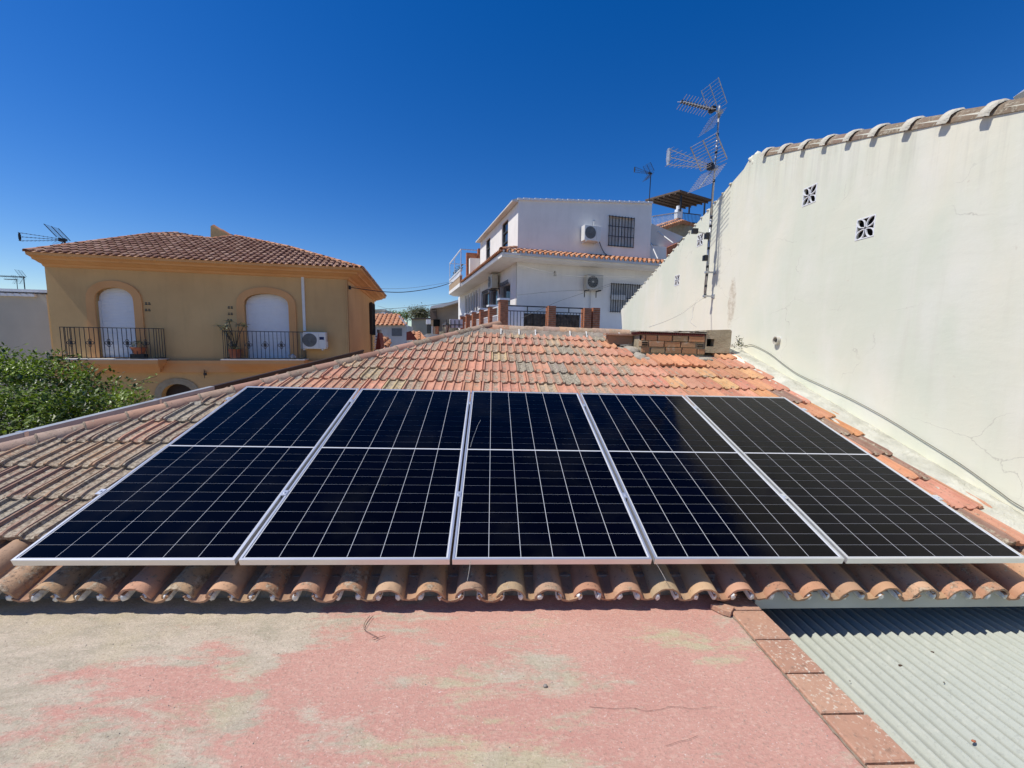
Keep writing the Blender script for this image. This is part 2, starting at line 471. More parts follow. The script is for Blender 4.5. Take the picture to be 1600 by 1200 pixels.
def terrace_mat():
    """faded red waterproof paint, worn through to grey screed in streaks and patches"""
    m, nt, b = newmat('faded_red_paint', 0.9, 0.2)
    co = coords(nt)
    sep = nt.nodes.new('ShaderNodeSeparateXYZ'); nt.links.new(co, sep.inputs[0])
    xr = fmath(nt, 'MULTIPLY', fmath(nt, 'ADD', fmath(nt, 'ADD', sep.outputs[0], 2.0), fmath(nt, 'MULTIPLY', nnoise(nt, co, 3.5, 4), 0.25)), 1 / 6.0)
    w = ramp(nt, xr, [(0.0, 0.34), (0.47, 0.26), (0.585, 0.19), (0.605, 0.05), (0.79, 0.10), (0.815, 0.0)])     # worn more on the left, repainted on the right
    n1 = nnoise(nt, vmath(nt, 'MULTIPLY', co, (0.75, 1.7, 1)), 1.25, 5, 0.55, 0.5)
    n2 = nnoise(nt, vmath(nt, 'MULTIPLY', co, (1.0, 3.2, 1)), 2.6, 6, 0.68, 1.0)
    wear = fmath(nt, 'ADD', fmath(nt, 'ADD', fmath(nt, 'MULTIPLY', n1, 1.15), fmath(nt, 'MULTIPLY', n2, 0.50)), w)
    wm = ramp(nt, fmath(nt, 'ADD', wear, fmath(nt, 'MULTIPLY', fmath(nt, 'SUBTRACT', nnoise(nt, vmath(nt, 'MULTIPLY', co, (1, 2.4, 1)), 15, 6, 0.75, 0.8), 0.5), 0.35)), [(0.89, 0.0), (1.12, 0.92)])
    fine = nnoise(nt, co, 85, 5, 0.75)
    fs = nnoise(nt, vmath(nt, 'MULTIPLY', co, (1, 2.2, 1)), 38, 5, 0.75, 0.6)
    pink = mix(nt, nnoise(nt, vmath(nt, 'MULTIPLY', co, (1, 1.6, 1)), 2.4, 6, 0.65), (0.50, 0.242, 0.192), (0.63, 0.368, 0.288))
    grey = mix(nt, ramp(nt, nnoise(nt, vmath(nt, 'MULTIPLY', co, (1, 2.0, 1)), 4.5, 6, 0.7, 0.6), [(0.32, 0.0), (0.68, 1.0)]), (0.37, 0.345, 0.25), (0.60, 0.52, 0.40))
    g2 = mix(nt, ramp(nt, nnoise(nt, co, 1.9, 3), [(0.5, 0.0), (0.7, 0.7)]), grey, (0.50, 0.44, 0.25))
    c = mix(nt, wm, pink, g2)
    c = mix(nt, ramp(nt, fs, [(0.50, 0.0), (0.68, 0.34)]), c, (0.76, 0.62, 0.48))
    c = mix(nt, ramp(nt, fine, [(0.52, 0.0), (0.66, 0.58)]), c, (0.31, 0.22, 0.17))
    c = mix(nt, ramp(nt, nnoise(nt, co, 130, 2, 0.5), [(0.66, 0.0), (0.76, 0.7)]), c, (0.78, 0.70, 0.62))
    nt.links.new(c, b.inputs['Base Color'])
    h = fmath(nt, 'ADD', fmath(nt, 'MULTIPLY', fs, 1.2), fmath(nt, 'ADD', fine, fmath(nt, 'MULTIPLY', nnoise(nt, co, 7, 4), 1.5)))
    bump(nt, b, h, 0.65, 0.007)
    return m


M['terrace'] = terrace_mat()


def coping_mat():
    m, nt, b = newmat('speckled_terracotta', 0.88, 0.2)
    oi = nt.nodes.new('ShaderNodeObjectInfo')
    g = nt.nodes.new('ShaderNodeNewGeometry'); p = g.outputs['Position']
    base = mix(nt, oi.outputs['Random'], (0.50, 0.27, 0.175), (0.60, 0.37, 0.245))
    c = mix(nt, nnoise(nt, p, 9, 5, 0.65), base, (0.36, 0.20, 0.14))
    lich = ramp(nt, nnoise(nt, p, 70, 4, 0.6), [(0.56, 0.0), (0.63, 0.9)])
    patch = ramp(nt, nnoise(nt, p, 5, 4, 0.6), [(0.40, 0.15), (0.62, 1.0)])
    c = mix(nt, fmath(nt, 'MULTIPLY', lich, patch), c, (0.66, 0.60, 0.48))
    dk = ramp(nt, nnoise(nt, p, 34, 5, 0.7), [(0.56, 0.0), (0.70, 0.7)])
    c = mix(nt, dk, c, (0.17, 0.125, 0.09))
    nt.links.new(c, b.inputs['Base Color'])
    bump(nt, b, nnoise(nt, p, 60, 5, 0.7), 0.6, 0.006)
    return m


M['coping'] = coping_mat()


def cement_mat():
    m, nt, b = newmat('fibre_cement', 0.85, 0.25)
    co = coords(nt)
    c = mix(nt, nnoise(nt, co, 4, 6, 0.65), (0.37, 0.395, 0.34), (0.47, 0.485, 0.42))
    c = mix(nt, ramp(nt, nnoise(nt, co, 60, 5, 0.75), [(0.55, 0.0), (0.7, 0.5)]), c, (0.24, 0.25, 0.22))
    c = mix(nt, ramp(nt, nnoise(nt, co, 19, 5, 0.7), [(0.55, 0.0), (0.72, 0.55)]), c, (0.54, 0.54, 0.46))
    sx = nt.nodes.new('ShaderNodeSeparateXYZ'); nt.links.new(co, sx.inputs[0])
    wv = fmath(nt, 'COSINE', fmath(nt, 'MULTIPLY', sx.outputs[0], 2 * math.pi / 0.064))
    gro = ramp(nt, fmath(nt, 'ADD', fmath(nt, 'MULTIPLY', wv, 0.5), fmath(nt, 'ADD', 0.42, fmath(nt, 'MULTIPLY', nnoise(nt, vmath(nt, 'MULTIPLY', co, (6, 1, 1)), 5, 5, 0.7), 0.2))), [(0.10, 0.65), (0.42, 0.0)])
    c = mix(nt, gro, c, (0.20, 0.205, 0.17))  # valley dirt, painted dark along the wave to deepen the shading between ridges
    nt.links.new(c, b.inputs['Base Color'])
    bump(nt, b, nnoise(nt, co, 90, 4, 0.7), 0.35, 0.003)
    return m


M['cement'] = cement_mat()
M['dark_stone'] = plain('dark_stone', (0.07, 0.06, 0.05), 0.9, 0.1, 0, 0.6, 7, 0.5)


def brick_piece_mat():
    m, nt, b = newmat('hollow_brick', 0.9, 0.15)
    oi = nt.nodes.new('ShaderNodeObjectInfo')
    g = nt.nodes.new('ShaderNodeNewGeometry'); p = g.outputs['Position']
    c = mix(nt, nnoise(nt, p, 20, 5, 0.7), oi.outputs['Color'], (0.30, 0.21, 0.13))
    c = mix(nt, ramp(nt, nnoise(nt, p, 12, 5, 0.7), [(0.56, 0.0), (0.66, 0.7)]), c, (0.48, 0.42, 0.32))
    nt.links.new(c, b.inputs['Base Color'])
    bump(nt, b, nnoise(nt, p, 50, 5, 0.7), 0.6, 0.006)
    return m


M['brick'] = brick_piece_mat()


def ground_mat():
    m, nt, b = newmat('dry_ground', 0.95, 0.1)
    g = nt.nodes.new('ShaderNodeNewGeometry'); p = g.outputs['Position']
    nt.links.new(mix(nt, nnoise(nt, p, 0.4, 6, 0.6), (0.20, 0.18, 0.15), (0.32, 0.28, 0.22)), b.inputs['Base Color'])
    return m


M['ground'] = ground_mat()


def hill_mat():
    m, nt, b = newmat('dry_hillside', 0.95, 0.1)
    g = nt.nodes.new('ShaderNodeNewGeometry'); p = g.outputs['Position']
    c = mix(nt, ramp(nt, nnoise(nt, p, 0.25, 6, 0.7), [(0.42, 0.0), (0.58, 1.0)]), (0.24, 0.22, 0.15), (0.07, 0.09, 0.05))
    nt.links.new(c, b.inputs['Base Color'])
    return m


M['hill'] = hill_mat()

# ================================================================ SETTING
g = MB().add([(-900, -900, -6.5), (900, -900, -6.5), (900, 900, -6.5), (-900, 900, -6.5)], [(0, 1, 2, 3)]).build('ground', M['ground'], kind='structure')


def hill_fn(u, v):
    x = -260 + 520 * u; y = 95 + 160 * v
    h = 6.5 + 5.0 * math.sin(math.pi * min(1, v * 1.3)) * (0.55 + 0.6 * noise.noise(Vector((x * 0.012, y * 0.02, 3)))) + 0.8 * noise.noise(Vector((x * .07, y * .07, 1)))
    return (x, y, -6.0 + h * (0.25 + math.sin(math.pi * min(1, v * 1.15))))


MB().grid(hill_fn, 90, 24).build('hills', M['hill'], smooth=True, kind='structure')

# ---- red terrace
TZ = -0.284
EDGE_IN, EDGE_OUT = 3.588, 3.764


def terr_fn(u, v):
    x = -7 + (EDGE_IN - 0.004 + 7) * u; y = -4.5 + 4.64 * v
    return (x, y, TZ + 0.006 * noise.noise(Vector((x * 1.3, y * 1.3, 0))))


tm = MB().grid(terr_fn, 120, 50)
tm.box((-7, -4.5, -6.5), (EDGE_OUT - 0.004, 0.14, TZ - 0.02))
terrace = tm.build('terrace', M['terrace'], kind='structure')
terrace['label'] = 'flat roof terrace with faded red paint worn to grey cement'
# terracotta coping tiles along its right edge
cop_pts = [0.13, -0.028, -0.239, -0.438, -0.630, -0.815, -1.005, -1.20]
for i in range(len(cop_pts) - 1):
    y1, y0 = cop_pts[i] - 0.004, cop_pts[i + 1] + 0.004
    a, z1, z0 = EDGE_IN + random.uniform(-.003, .003), TZ + 0.016, TZ - 0.02
    bx = EDGE_OUT + random.uniform(-.003, .004)
    t = 0.004
    mb = MB()
    n = 4
    vs, fs = [], []
    for k, (zz, ins) in enumerate(((z0, 0), (z1 - .005, 0), (z1, .005))):
        vs += [(a + ins, y0 + ins, zz), (bx - ins, y0 + ins, zz + (random.uniform(-.002, .002) if k == 2 else 0)), (bx - ins, y1 - ins, zz - (t if k else 0) * .5), (a + ins, y1 - ins, zz)]
    for k in range(2):
        for j in range(4):
            fs.append((k * 4 + j, k * 4 + (j + 1) % 4, k * 4 + 4 + (j + 1) % 4, k * 4 + 4 + j))
    fs.append((8, 9, 10, 11))
    mb.add(vs, fs).build('coping_tile', M['coping'], terrace)
mj = MB()
mj.grid(lambda u, v: (EDGE_IN - 0.010 + 0.014 * u + .006 * noise.noise(Vector((v * 40, 0, 2))), -1.4 + 1.5 * v, TZ + 0.003 + 0.006 * noise.noise(Vector((v * 60, u * 3, 7)))), 3, 110)
mj.build('mortar_joint', M['hip_mortar'], terrace, smooth=True)

# ---- corrugated fibre-cement roof
PER, AMP = 0.064, 0.0150
CZ = -0.460


def corr(x, y):
    return CZ + AMP * math.cos(2 * math.pi * (x - 3.8) / PER)


croot = empty('corrugated_roof', Matrix.Translation((3.8, -4.5, CZ)), 'pale grey corrugated cement roof sheet beside the red terrace', 'roof')
xs0, nseg = 3.766, int((6.05 - 3.766) / PER * 8)
cm_ = MB()
vs = []
for (yy) in (0.0, 5.25):
    for i in range(nseg + 1):
        x = xs0 + (6.048 - xs0) * i / nseg
        vs.append((x - 3.8, yy, corr(x, 0) - CZ))
fs = [(i, i + 1, nseg + 2 + i, nseg + 1 + i) for i in range(nseg)]
cm_.add(vs, fs)
cm_.add([(p[0], p[1], p[2] - 0.007) for p in vs], fs)
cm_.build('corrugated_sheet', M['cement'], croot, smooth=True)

# ================================================================ THE TILED ROOF
# local frame: x along the eave, y up the slope, z off the slope
DROOP = math.atan(0.0053)
RM = Matrix.Translation((0.56, 0, 0)) @ Matrix.Rotation(DROOP, 4, 'Y') @ Matrix.Translation((-0.56, 0, 0)) @ Matrix.Rotation(TH, 4, 'X')
roof = empty('tiled_roof', RM, 'weathered terracotta tiled roof under the solar panels', 'roof')
RI = RM.inverted()
c_, s_ = math.cos(TH), math.sin(TH)
U = R(7.0)


def hip_x(v):                      # x of the hip line at slope position v (slope surface)
    return 1.02 * (v * c_ + 0.13 * s_ - 2.02) - 0.37


PINK, ORANGE, TANC, GREY, YEL, BROWN = (0.57, 0.30, 0.20), (0.57, 0.29, 0.165), (0.44, 0.335, 0.24), (0.33, 0.28, 0.22), (0.54, 0.40, 0.24), (0.32, 0.205, 0.15)


def jit(c, a=0.1):
    k = 1 + random.uniform(-a, a)
    return tuple(min(1, x * k * (1 + random.uniform(-.04, .04))) for x in c)


TW = 0.2025


def flat_tile_mesh(i, cut=1.0):
    """interlocking tile with two pans, a middle rib and side rolls"""
    prof = [(0.0, .010), (.02, .021), (.085, .022), (.125, .007), (.20, .003), (.33, .003), (.40, .006), (.445, .018), (.53, .019), (.575, .007), (.66, .003), (.80, .003), (.865, .007), (.905, .019), (.955, .021), (.985, .012), (1.0, .004)]
    rr = random.Random(i)
    mb = MB()
    L = 0.385
    rows = [(-.004, -.006), (0.012, .0), (0.05, .001), (0.30, 0), (L, -.002)]
    vs = []
    prof = [(u, h) for u, h in prof if u <= cut + 1e-6]
    for (y, dz) in rows:
        for (u, h) in prof:
            wob = rr.uniform(-.0012, .0012)
            if y < 0.03: h2 = h * 0.9 + 0.003 * math.sin(u * 9.0 + i)
            else: h2 = h
            vs.append((u * TW * 0.995, y + (rr.uniform(-.0015, .0015) if y < .02 else 0), h2 * 1.2 + dz + wob + 0.028 * (1 - y / L)))
    n = len(prof)
    fs = [(j * n + k, j * n + k + 1, (j + 1) * n + k + 1, (j + 1) * n + k) for j in range(len(rows) - 1) for k in range(n - 1)]
    # thick front edge
    base = len(vs)
    for (u, h) in prof:
        vs.append((u * TW * 0.995, 0.003, 0.020 - 0.020 + h * 0.45 - 0.004))
    fs += [(k, k + 1, base + k + 1, base + k) for k in range(n - 1)]
    # side skirts
    for k in (0, n - 1):
        b2 = len(vs)
        for (y, dz) in rows: vs.append((vs[k][0], y, 0.0 + dz - .004))
        for j in range(len(rows) - 1):
            fs.append((j * n + k, (j + 1) * n + k, b2 + j + 1, b2 + j))
    mb.add(vs, fs)
    return mb.mesh('flat_tile', M['flat_tile'])


tile_meshes = [flat_tile_mesh(i) for i in range(6)]
tile_part = [flat_tile_mesh(20 + i, c) for i, c in enumerate((0.445, 0.66, 0.905))]
ROWS = [0.26, 0.59, 0.92, 1.245, 1.58, 1.915, 2.25, 2.575, 2.91, 3.255, 3.59, 3.935, 4.235]
PAN_Z = -0.146                       # underside plane of the tiles
ntile = 0


def put(name, mesh, parent, loc, rz=0.0, rx=0.0, ry=0.0, color=None, crust=0.5, scale=None):
    o = bpy.data.objects.new(name, mesh)
    link(o, parent)
    o.location = loc; o.rotation_euler = (rx, ry, rz)
    if scale: o.scale = scale
    if color: o.color = (*color, crust)
    return o


def covered(x, v):                   # wholly under the solar panels
    return 0.10 < x < 5.27 - TW - 0.08 and 0.06 < v < 2.05 - 0.36


for ri, v in enumerate(ROWS):
    off = (0.1 if ri % 2 else 0.0) + random.uniform(-.02, .02) + 0.62 * TW
    x = -2.6 + off
    xr = 5.735 + random.uniform(-.02, .02)
    while x < xr:
        if x + TW * 0.55 > hip_x(v + 0.18) and x + TW > hip_x(v + .05):
            in_stub = v > 3.35 and 4.22 < x + TW / 2 < 5.36
            if v > 3.9 and x + TW / 2 > 4.12: in_stub = True
            if v > 3.5 and x + TW / 2 > 4.28 and x < 5.3: in_stub = True
            if not covered(x, v) and not in_stub:
                w = xr - x
                me = random.choice(tile_meshes)
                if w < TW * 0.5: me = tile_part[0]
                elif w < TW * 0.75: me = tile_part[1]
                elif w < TW * 0.97: me = tile_part[2]
                # colour by place: greyer and crusted to the left, cleaner orange to the right
                t = (x + 0.6) / 6.2
                r = random.random()
                if v < 2.0 and x < 0.4:
                    c, cr = random.choice([((0.40, 0.29, 0.20), .66), (GREY, .68), ((0.42, 0.28, 0.18), .60), (BROWN, .62), (BROWN, .56), ((0.48, 0.28, 0.18), .48)])
                elif v < 2.3 and x > 5:
                    c, cr = random.choice([(ORANGE, .22), ((0.58, 0.30, 0.15), .30), (PINK, .26), (BROWN, .42)])
                elif t > 0.72:
                    c, cr = random.choice([(ORANGE, .24), (ORANGE, .30), (PINK, .26), ((0.60, 0.37, 0.19), .36), ((0.52, 0.25, 0.16), .34)])
                else:
                    c, cr = (PINK, .30) if r < .34 else (PINK, .46) if r < .60 else ((0.50, 0.30, 0.20), .52) if r < .76 else (GREY, .68) if r < .85 else (YEL, .50) if r < .91 else ((0.53, 0.28, 0.185), .46)
                put('flat_tile', me, roof, (x, v + random.uniform(-.007, .007), PAN_Z + random.uniform(-.002, .003)), random.uniform(-.013, .013), random.uniform(-.008, .008), random.uniform(-.012, .012), jit(c), cr + random.uniform(-.05, .05))
                ntile += 1
        x += TW
print('flat tiles', ntile)
# three loose tiles laid up against the brick stub
for (x, v, rz) in ((4.44, 3.235, .10), (4.645, 3.225, .06), (4.86, 3.235, .02)):
    put('flat_tile', tile_meshes[1], roof, (x, v, PAN_Z + .026), rz, .03, 0, jit((0.60, 0.29, 0.16)), .2)

# deck below the tiles, cut along the hip, with the left slope behind the hip
dk = MB()
xl0, xl1 = hip_x(0.36), hip_x(4.55)
dz = PAN_Z - 0.012
P = [(xl0, 0.38, dz), (6.03, 0.38, dz), (6.03, 4.5, dz), (xl1, 4.5, dz)]
dk.add(P, [(0, 1, 2, 3)])
dk.add([(p[0], p[1], p[2] - .03) for p in P], [(0, 3, 2, 1)])
dk.build('roof_deck', M['mortar'], roof)
# left and rear slopes
site0 = RM @ Vector((hip_x(0.0), 0.02, dz)); site1 = RM @ Vector((xl1, 4.5, dz)); site2 = RM @ Vector((6.03, 4.5, dz))
dl = MB()
a = RI @ site0; b = RI @ site1
lo = RI @ Vector((site0.x + .02, site1.y + 2.0, site0.z))
lo2 = RI @ Vector((6.03, site1.y + 4.4, site0.z)); top2 = RI @ site2
lo3 = RI @ Vector((site0.x + .02, site1.y + 4.4, site0.z))
dl.add([a, b, lo3], [(0, 1, 2)]); dl.add([b, top2, lo2, lo3], [(0, 1, 2, 3)])
dl.build('rear_slope', M['far_tile'], roof)


# half-round barrel tile, axis along y, wide end at y=0
def barrel_mesh(L, r0, r1, name='barrel_tile', n=12, th=0.011, arc=1.0, wob=0.0, seed=0, up=True):
    rr = random.Random(seed)
    mb = MB(); vs = []
    rows = [0.0, 0.03, 0.35 * L, 0.7 * L, L]
    for shell in (0, 1):
        for y in rows:
            r = r0 + (r1 - r0) * y / L - th * shell
            for k in range(n + 1):
                a = math.pi * (0.5 - arc / 2 + arc * k / n)
                q = r * (1 + (rr.uniform(-wob, wob) if shell == 0 else 0))
                vs.append((q * math.cos(a), y + (rr.uniform(-.002, .002) if y == 0 and wob else 0), (q * math.sin(a)) * (1 if up else -1)))
    m = n + 1; nr = len(rows); h = nr * m
    fs = []
    for j in range(nr - 1):
        for k in range(n):
            fs.append((j * m + k, j * m + k + 1, (j + 1) * m + k + 1, (j + 1) * m + k))
            fs.append((h + j * m + k, h + (j + 1) * m + k, h + (j + 1) * m + k + 1, h + j * m + k + 1))
    for j in (0, nr - 1):
        for k in range(n): fs.append((j * m + k, j * m + k + 1, h + j * m + k + 1, h + j * m + k))
    for k in (0, n):
        for j in range(nr - 1): fs.append((j * m + k, (j + 1) * m + k, h + (j + 1) * m + k, h + j * m + k))
    mb.add(vs, fs)
    return mb.mesh(name, M['tile'], smooth=False)


def smooth_by_angle(me, ang=40):
    bm = bmesh.new(); bm.from_mesh(me)
    for e in bm.edges:
        if len(e.link_faces) == 2 and e.calc_face_angle(0) < R(ang): e.smooth = True
        else: e.smooth = False
    for f in bm.faces: f.smooth = True
    bm.to_mesh(me); bm.free()
    return me


for me in tile_meshes + tile_part: smooth_by_angle(me, 28)
BW = 0.2073
caps = [smooth_by_angle(barrel_mesh(0.50, 0.079, 0.066, 'barrel_tile', 12, .012, 0.98, .012, i)) for i in range(4)]
chans = [smooth_by_angle(barrel_mesh(0.48, 0.070, 0.064, 'channel_tile', 10, .012, 0.78, .012, 9 + i, False)) for i in range(3)]
LIP = -0.064
CROWN = -0.1225
for i in range(-7, 29):
    x = 0.140 + BW * i + (0.004 if i < 5 else 0) + random.uniform(-.004, .004)
    if x > 5.98 or x < hip_x(0.1) - 0.1: continue
    t = (x + 1) / 7
    c = jit(random.choice([(0.52, 0.34, 0.21), (0.53, 0.31, 0.195), (0.48, 0.35, 0.22), (0.50, 0.28, 0.175), (0.44, 0.29, 0.19)]), .1)
    cr = random.choice([.3, .4, .46, .56 if t < .45 else .36])
    put('barrel_tile', random.choice(caps), roof, (x, LIP + random.uniform(-.006, .006), CROWN - 0.079 + random.uniform(-.003, .003)), random.uniform(-.012, .012), 0, 0, c, cr)
    c = jit(random.choice([(0.44, 0.29, 0.18), (0.40, 0.24, 0.15)]), .08)
    if x + BW / 2 < 5.98:
        put('channel_tile', random.choice(chans), roof, (x + BW / 2, LIP - 0.004 + random.uniform(-.006, .006), CROWN - 0.019), random.uniform(-.01, .01), 0, 0, c, .4)
        # the channel tile sits low: lip bottom just above the terrace
    # mortar pads either side of the arch, set back from the lip
    for s in (-1, 1):
        mb = MB()
        rr = random.Random(i * 3 + s)
        cx, cz = s * 0.050, 0.000
        ring = []
        pts = []
        for yy, sc in ((-0.005, .72), (0.004, 1.1), (0.12, 1.1)):
            for k in range(7):
                a = 2 * math.pi * k / 7
                pts.append((cx + sc * math.cos(a) * .015 * rr.uniform(.8, 1.2), yy + rr.uniform(-.003, .003), cz + sc * math.sin(a) * 0.022 * rr.uniform(.8, 1.2) + .010))
        fs = [(j * 7 + k, j * 7 + (k + 1) % 7, (j + 1) * 7 + (k + 1) % 7, (j + 1) * 7 + k) for j in range(2) for k in range(7)] + [tuple(range(7))]
        mb.add(pts, fs)
        o = mb.build('mortar_pad', M['mortar_white'], roof, smooth=True)
        o.location = (x, LIP, CROWN - 0.079 + .008)
    if x < 5.98:
        hd = [(.066 * math.cos(math.pi * k / 8), 0, .064 * math.sin(math.pi * k / 8)) for k in range(9)] + [(-.066, 0, -.055), (.066, 0, -.055)]
        o = MB().prism(hd, (0, .03, 0)).build('mortar_plug', M['mortar_white'], roof)
        o.location = (x, LIP + .105, CROWN - 0.079)
# back wall behind the arches and the boards of the eave
Y_B = 0.13
fm_ = MB()
# (site coordinates turned into roof coordinates)
def sitebox(mb, a, b, mi=0):
    mb.box(a, b, mi, RI)
sitebox(fm_, (-2.3, Y_B, TZ - 0.01), (EDGE_OUT + .0, Y_B + 0.03, -0.165))
fm_.build('eave_wall', M['ridge_mortar'], roof)
fb = MB(); sitebox(fb, (EDGE_OUT + .002, 0.035, -0.308), (6.045, 0.055, -0.212))
fb.build('fascia_board', M['grey_board'], roof)
hw = MB(); sitebox(hw, (-1.95, Y_B + 0.70, -6.5), (6.04, 8.5, -0.22))
hw.build('house_wall', M['white_house'], roof)

# first flat course rests on the barrels: mortar bed
mb = MB()
mb.grid(lambda u, v: (hip_x(.3) + (5.75 - hip_x(.3)) * u, 0.29 + 0.12 * v, PAN_Z - 0.002 + 0.004 * noise.noise(Vector((u * 90, v * 3, 5)))), 120, 3)
mb.build('mortar_bed', M['mortar'], roof, smooth=True)

# hip tiles
P0 = Vector((-2.55, -0.09, -0.125)); P1 = Vector((2.36, 4.70, 1.325))     # site, crown line reaches the ridge
HA = atY(0, 688, 1.13); 
hipdir = Vector((1.02, 1.0, 0.3226)).normalized()
hp0 = Vector((-1.28, 1.13, 0.285))
hipm = [smooth_by_angle(barrel_mesh(0.40, 0.077, 0.066, 'hip_tile', 14, .012, 0.96, .014, 40 + i)) for i in range(4)]
s = -1.9
zax = Vector((0, 0, 1)); k = 0
while True:
    p = hp0 + hipdir * s
    if p.y > 4.52: break
    xa = hipdir.cross(zax).normalized(); za = xa.cross(hipdir).normalized()
    q = p - za * 0.088
    jr = random.uniform(-.03, .03)
    Mx = Matrix(((xa.x, hipdir.x, za.x, q.x), (xa.y, hipdir.y, za.y, q.y), (xa.z, hipdir.z, za.z, q.z), (0, 0, 0, 1))) @ Matrix.Rotation(jr, 4, 'Z')
    o = bpy.data.objects.new('hip_tile', random.choice(hipm)); link(o, roof)
    o.matrix_local = RI @ Mx
    cc, cr = random.choice([((0.38, 0.235, 0.17), .42), ((0.34, 0.25, 0.18), .54), ((0.44, 0.27, 0.20), .34), ((0.42, 0.31, 0.23), .48)])
    if k == 2: cc, cr = (0.66, 0.60, 0.46), .2
    o.color = (*jit(cc), cr)
    # mortar collar at the joint
    cb = MB(); n = 12; vs = []
    for j, (yy, rr_) in enumerate(((-.010, .070), (-.004, .0800), (.004, .0800), (.012, .073))):
        for m_ in range(n + 1):
            a = math.pi * m_ / n
            q_ = rr_ * (1 + .03 * noise.noise(Vector((m_ * .9, j, s * 9))))
            vs.append((q_ * math.cos(a), yy + .004 * noise.noise(Vector((m_ * .7, j * .3, s * 5 + 3))), q_ * math.sin(a)))
    cb.add(vs, [(j * (n + 1) + m_, j * (n + 1) + m_ + 1, (j + 1) * (n + 1) + m_ + 1, (j + 1) * (n + 1) + m_) for j in range(3) for m_ in range(n)])
    oc = cb.build('mortar_collar', M['hip_mortar'], roof, smooth=True)
    oc.matrix_local = RI @ Mx @ Matrix.Translation((0, 0.0, 0))
    s += 0.262 + random.uniform(-.012, .012); k += 1
# mortar bedding along both flanks of the hip
for sd in (1, -1):
    mb = MB()
    xa = hipdir.cross(zax).normalized(); za = xa.cross(hipdir).normalized()

    def fn(u, v, sd=sd):
        t = -1.9 + 6.75 * u
        e = sd * (0.062 + 0.055 * v + .014 * noise.noise(Vector((t * 9, v, 2))))
        zz = -0.062 - 0.058 * v + .013 * noise.noise(Vector((t * 13, v * 2, 8)))
        return RI @ (hp0 + hipdir * t + xa * e + za * zz)
    mb.grid(fn, 200, 4)
    mb.build('hip_mortar', M['mortar'], roof, smooth=True)

# ridge tiles and the mortar strip under them
rid = [smooth_by_angle(barrel_mesh(0.34, 0.105, 0.098, 'ridge_tile', 12, .012, 0.86, .014, 60 + i)) for i in range(3)]
x = 2.30
while x < 4.30:
    o = put('ridge_tile', random.choice(rid), roof, (x + random.uniform(-.005, .005), 4.60, -0.138 + random.uniform(-.004, .004)), -math.pi / 2 + random.uniform(-.01, .01), 0, 0, jit(random.choice([(0.50, 0.33, 0.23), (0.46, 0.33, 0.24), (0.55, 0.33, 0.21)])), .5)
    x += 0.262
mb = MB()
mb.grid(lambda u, v: (2.12 + 2.3 * u, 4.40 + .13 * v + .012 * noise.noise(Vector((u * 60, v, 1))), PAN_Z + .018 + .055 * v + .012 * noise.noise(Vector((u * 50, v * 4, 4)))), 110, 6)
mb.build('ridge_mortar', M['ridge_mortar'], roof, smooth=True)
for i in (0, 1, 2, 4, 5, 7):
    x = 2.42 + i * .262 + random.uniform(-.02, .02)
    MB().grid(lambda u, v: (x + .02 * u + .008 * noise.noise(Vector((u * 3, v * 3, i))), 4.40 + .10 * v, PAN_Z + .028 + .06 * v + .006 * noise.noise(Vector((u * 9, v * 9, i)))), 3, 5).build('mortar_dab', M['mortar_white'], roof, smooth=True)

# mortar fillet against the big white wall
WX = 6.05


def fillet(u, v):
    y = -0.08 + 4.15 * u
    xx = 5.69 + (WX - 0.002 - 5.69) * v
    zz = -0.138 + 0.046 * math.sin(math.pi * min(1, v * .92)) - 0.020 * v
    nz = 0.014 * noise.noise(Vector((y * 14, v * 6, 2))) + 0.020 * noise.noise(Vector((y * 4, v * 2.5, 9)))
    ed = 0.03 * noise.noise(Vector((y * 7, 0, 4))) * (1 - v)
    return (xx + ed, y, zz + nz * (1 if v < .97 else .2))


mf = MB().grid(fillet, 170, 14)
mf.build('mortar_fillet', M['fillet'], roof, smooth=True)
# mortar patches round the brick stub
def lump(name, mat, parent, c, r, seed, Mt=None, sub=2):
    bm = bmesh.new(); bmesh.ops.create_icosphere(bm, subdivisions=sub, radius=1)
    for v in bm.verts:
        k = 1 + .35 * noise.noise(v.co * 1.7 + Vector((seed, 0, 0))) + .15 * noise.noise(v.co * 4 + Vector((0, seed, 0)))
        v.co = Vector((v.co.x * r[0], v.co.y * r[1], v.co.z * r[2])) * k
    me = bpy.data.meshes.new(name); bm.to_mesh(me); bm.free(); me.materials.append(mat); me.shade_smooth()
    o = bpy.data.objects.new(name, me); link(o, parent); o.location = c
    return o


for i, (x, v, rx, ry) in enumerate(((4.33, 3.62, .09, .16), (4.30, 3.9, .12, .14), (4.45, 3.52, .14, .05), (4.85, 3.55, .22, .05), (5.2, 3.56, .16, .05), (4.30, 4.2, .16, .14), (5.72, 3.62, .09, .22), (5.80, 3.95, .13, .16))):
    lump('mortar_lump', M['mortar'] if i < 6 else M['white_wall'], roof, (x, v, PAN_Z + .012), (rx, ry, .03), i * 3.1)

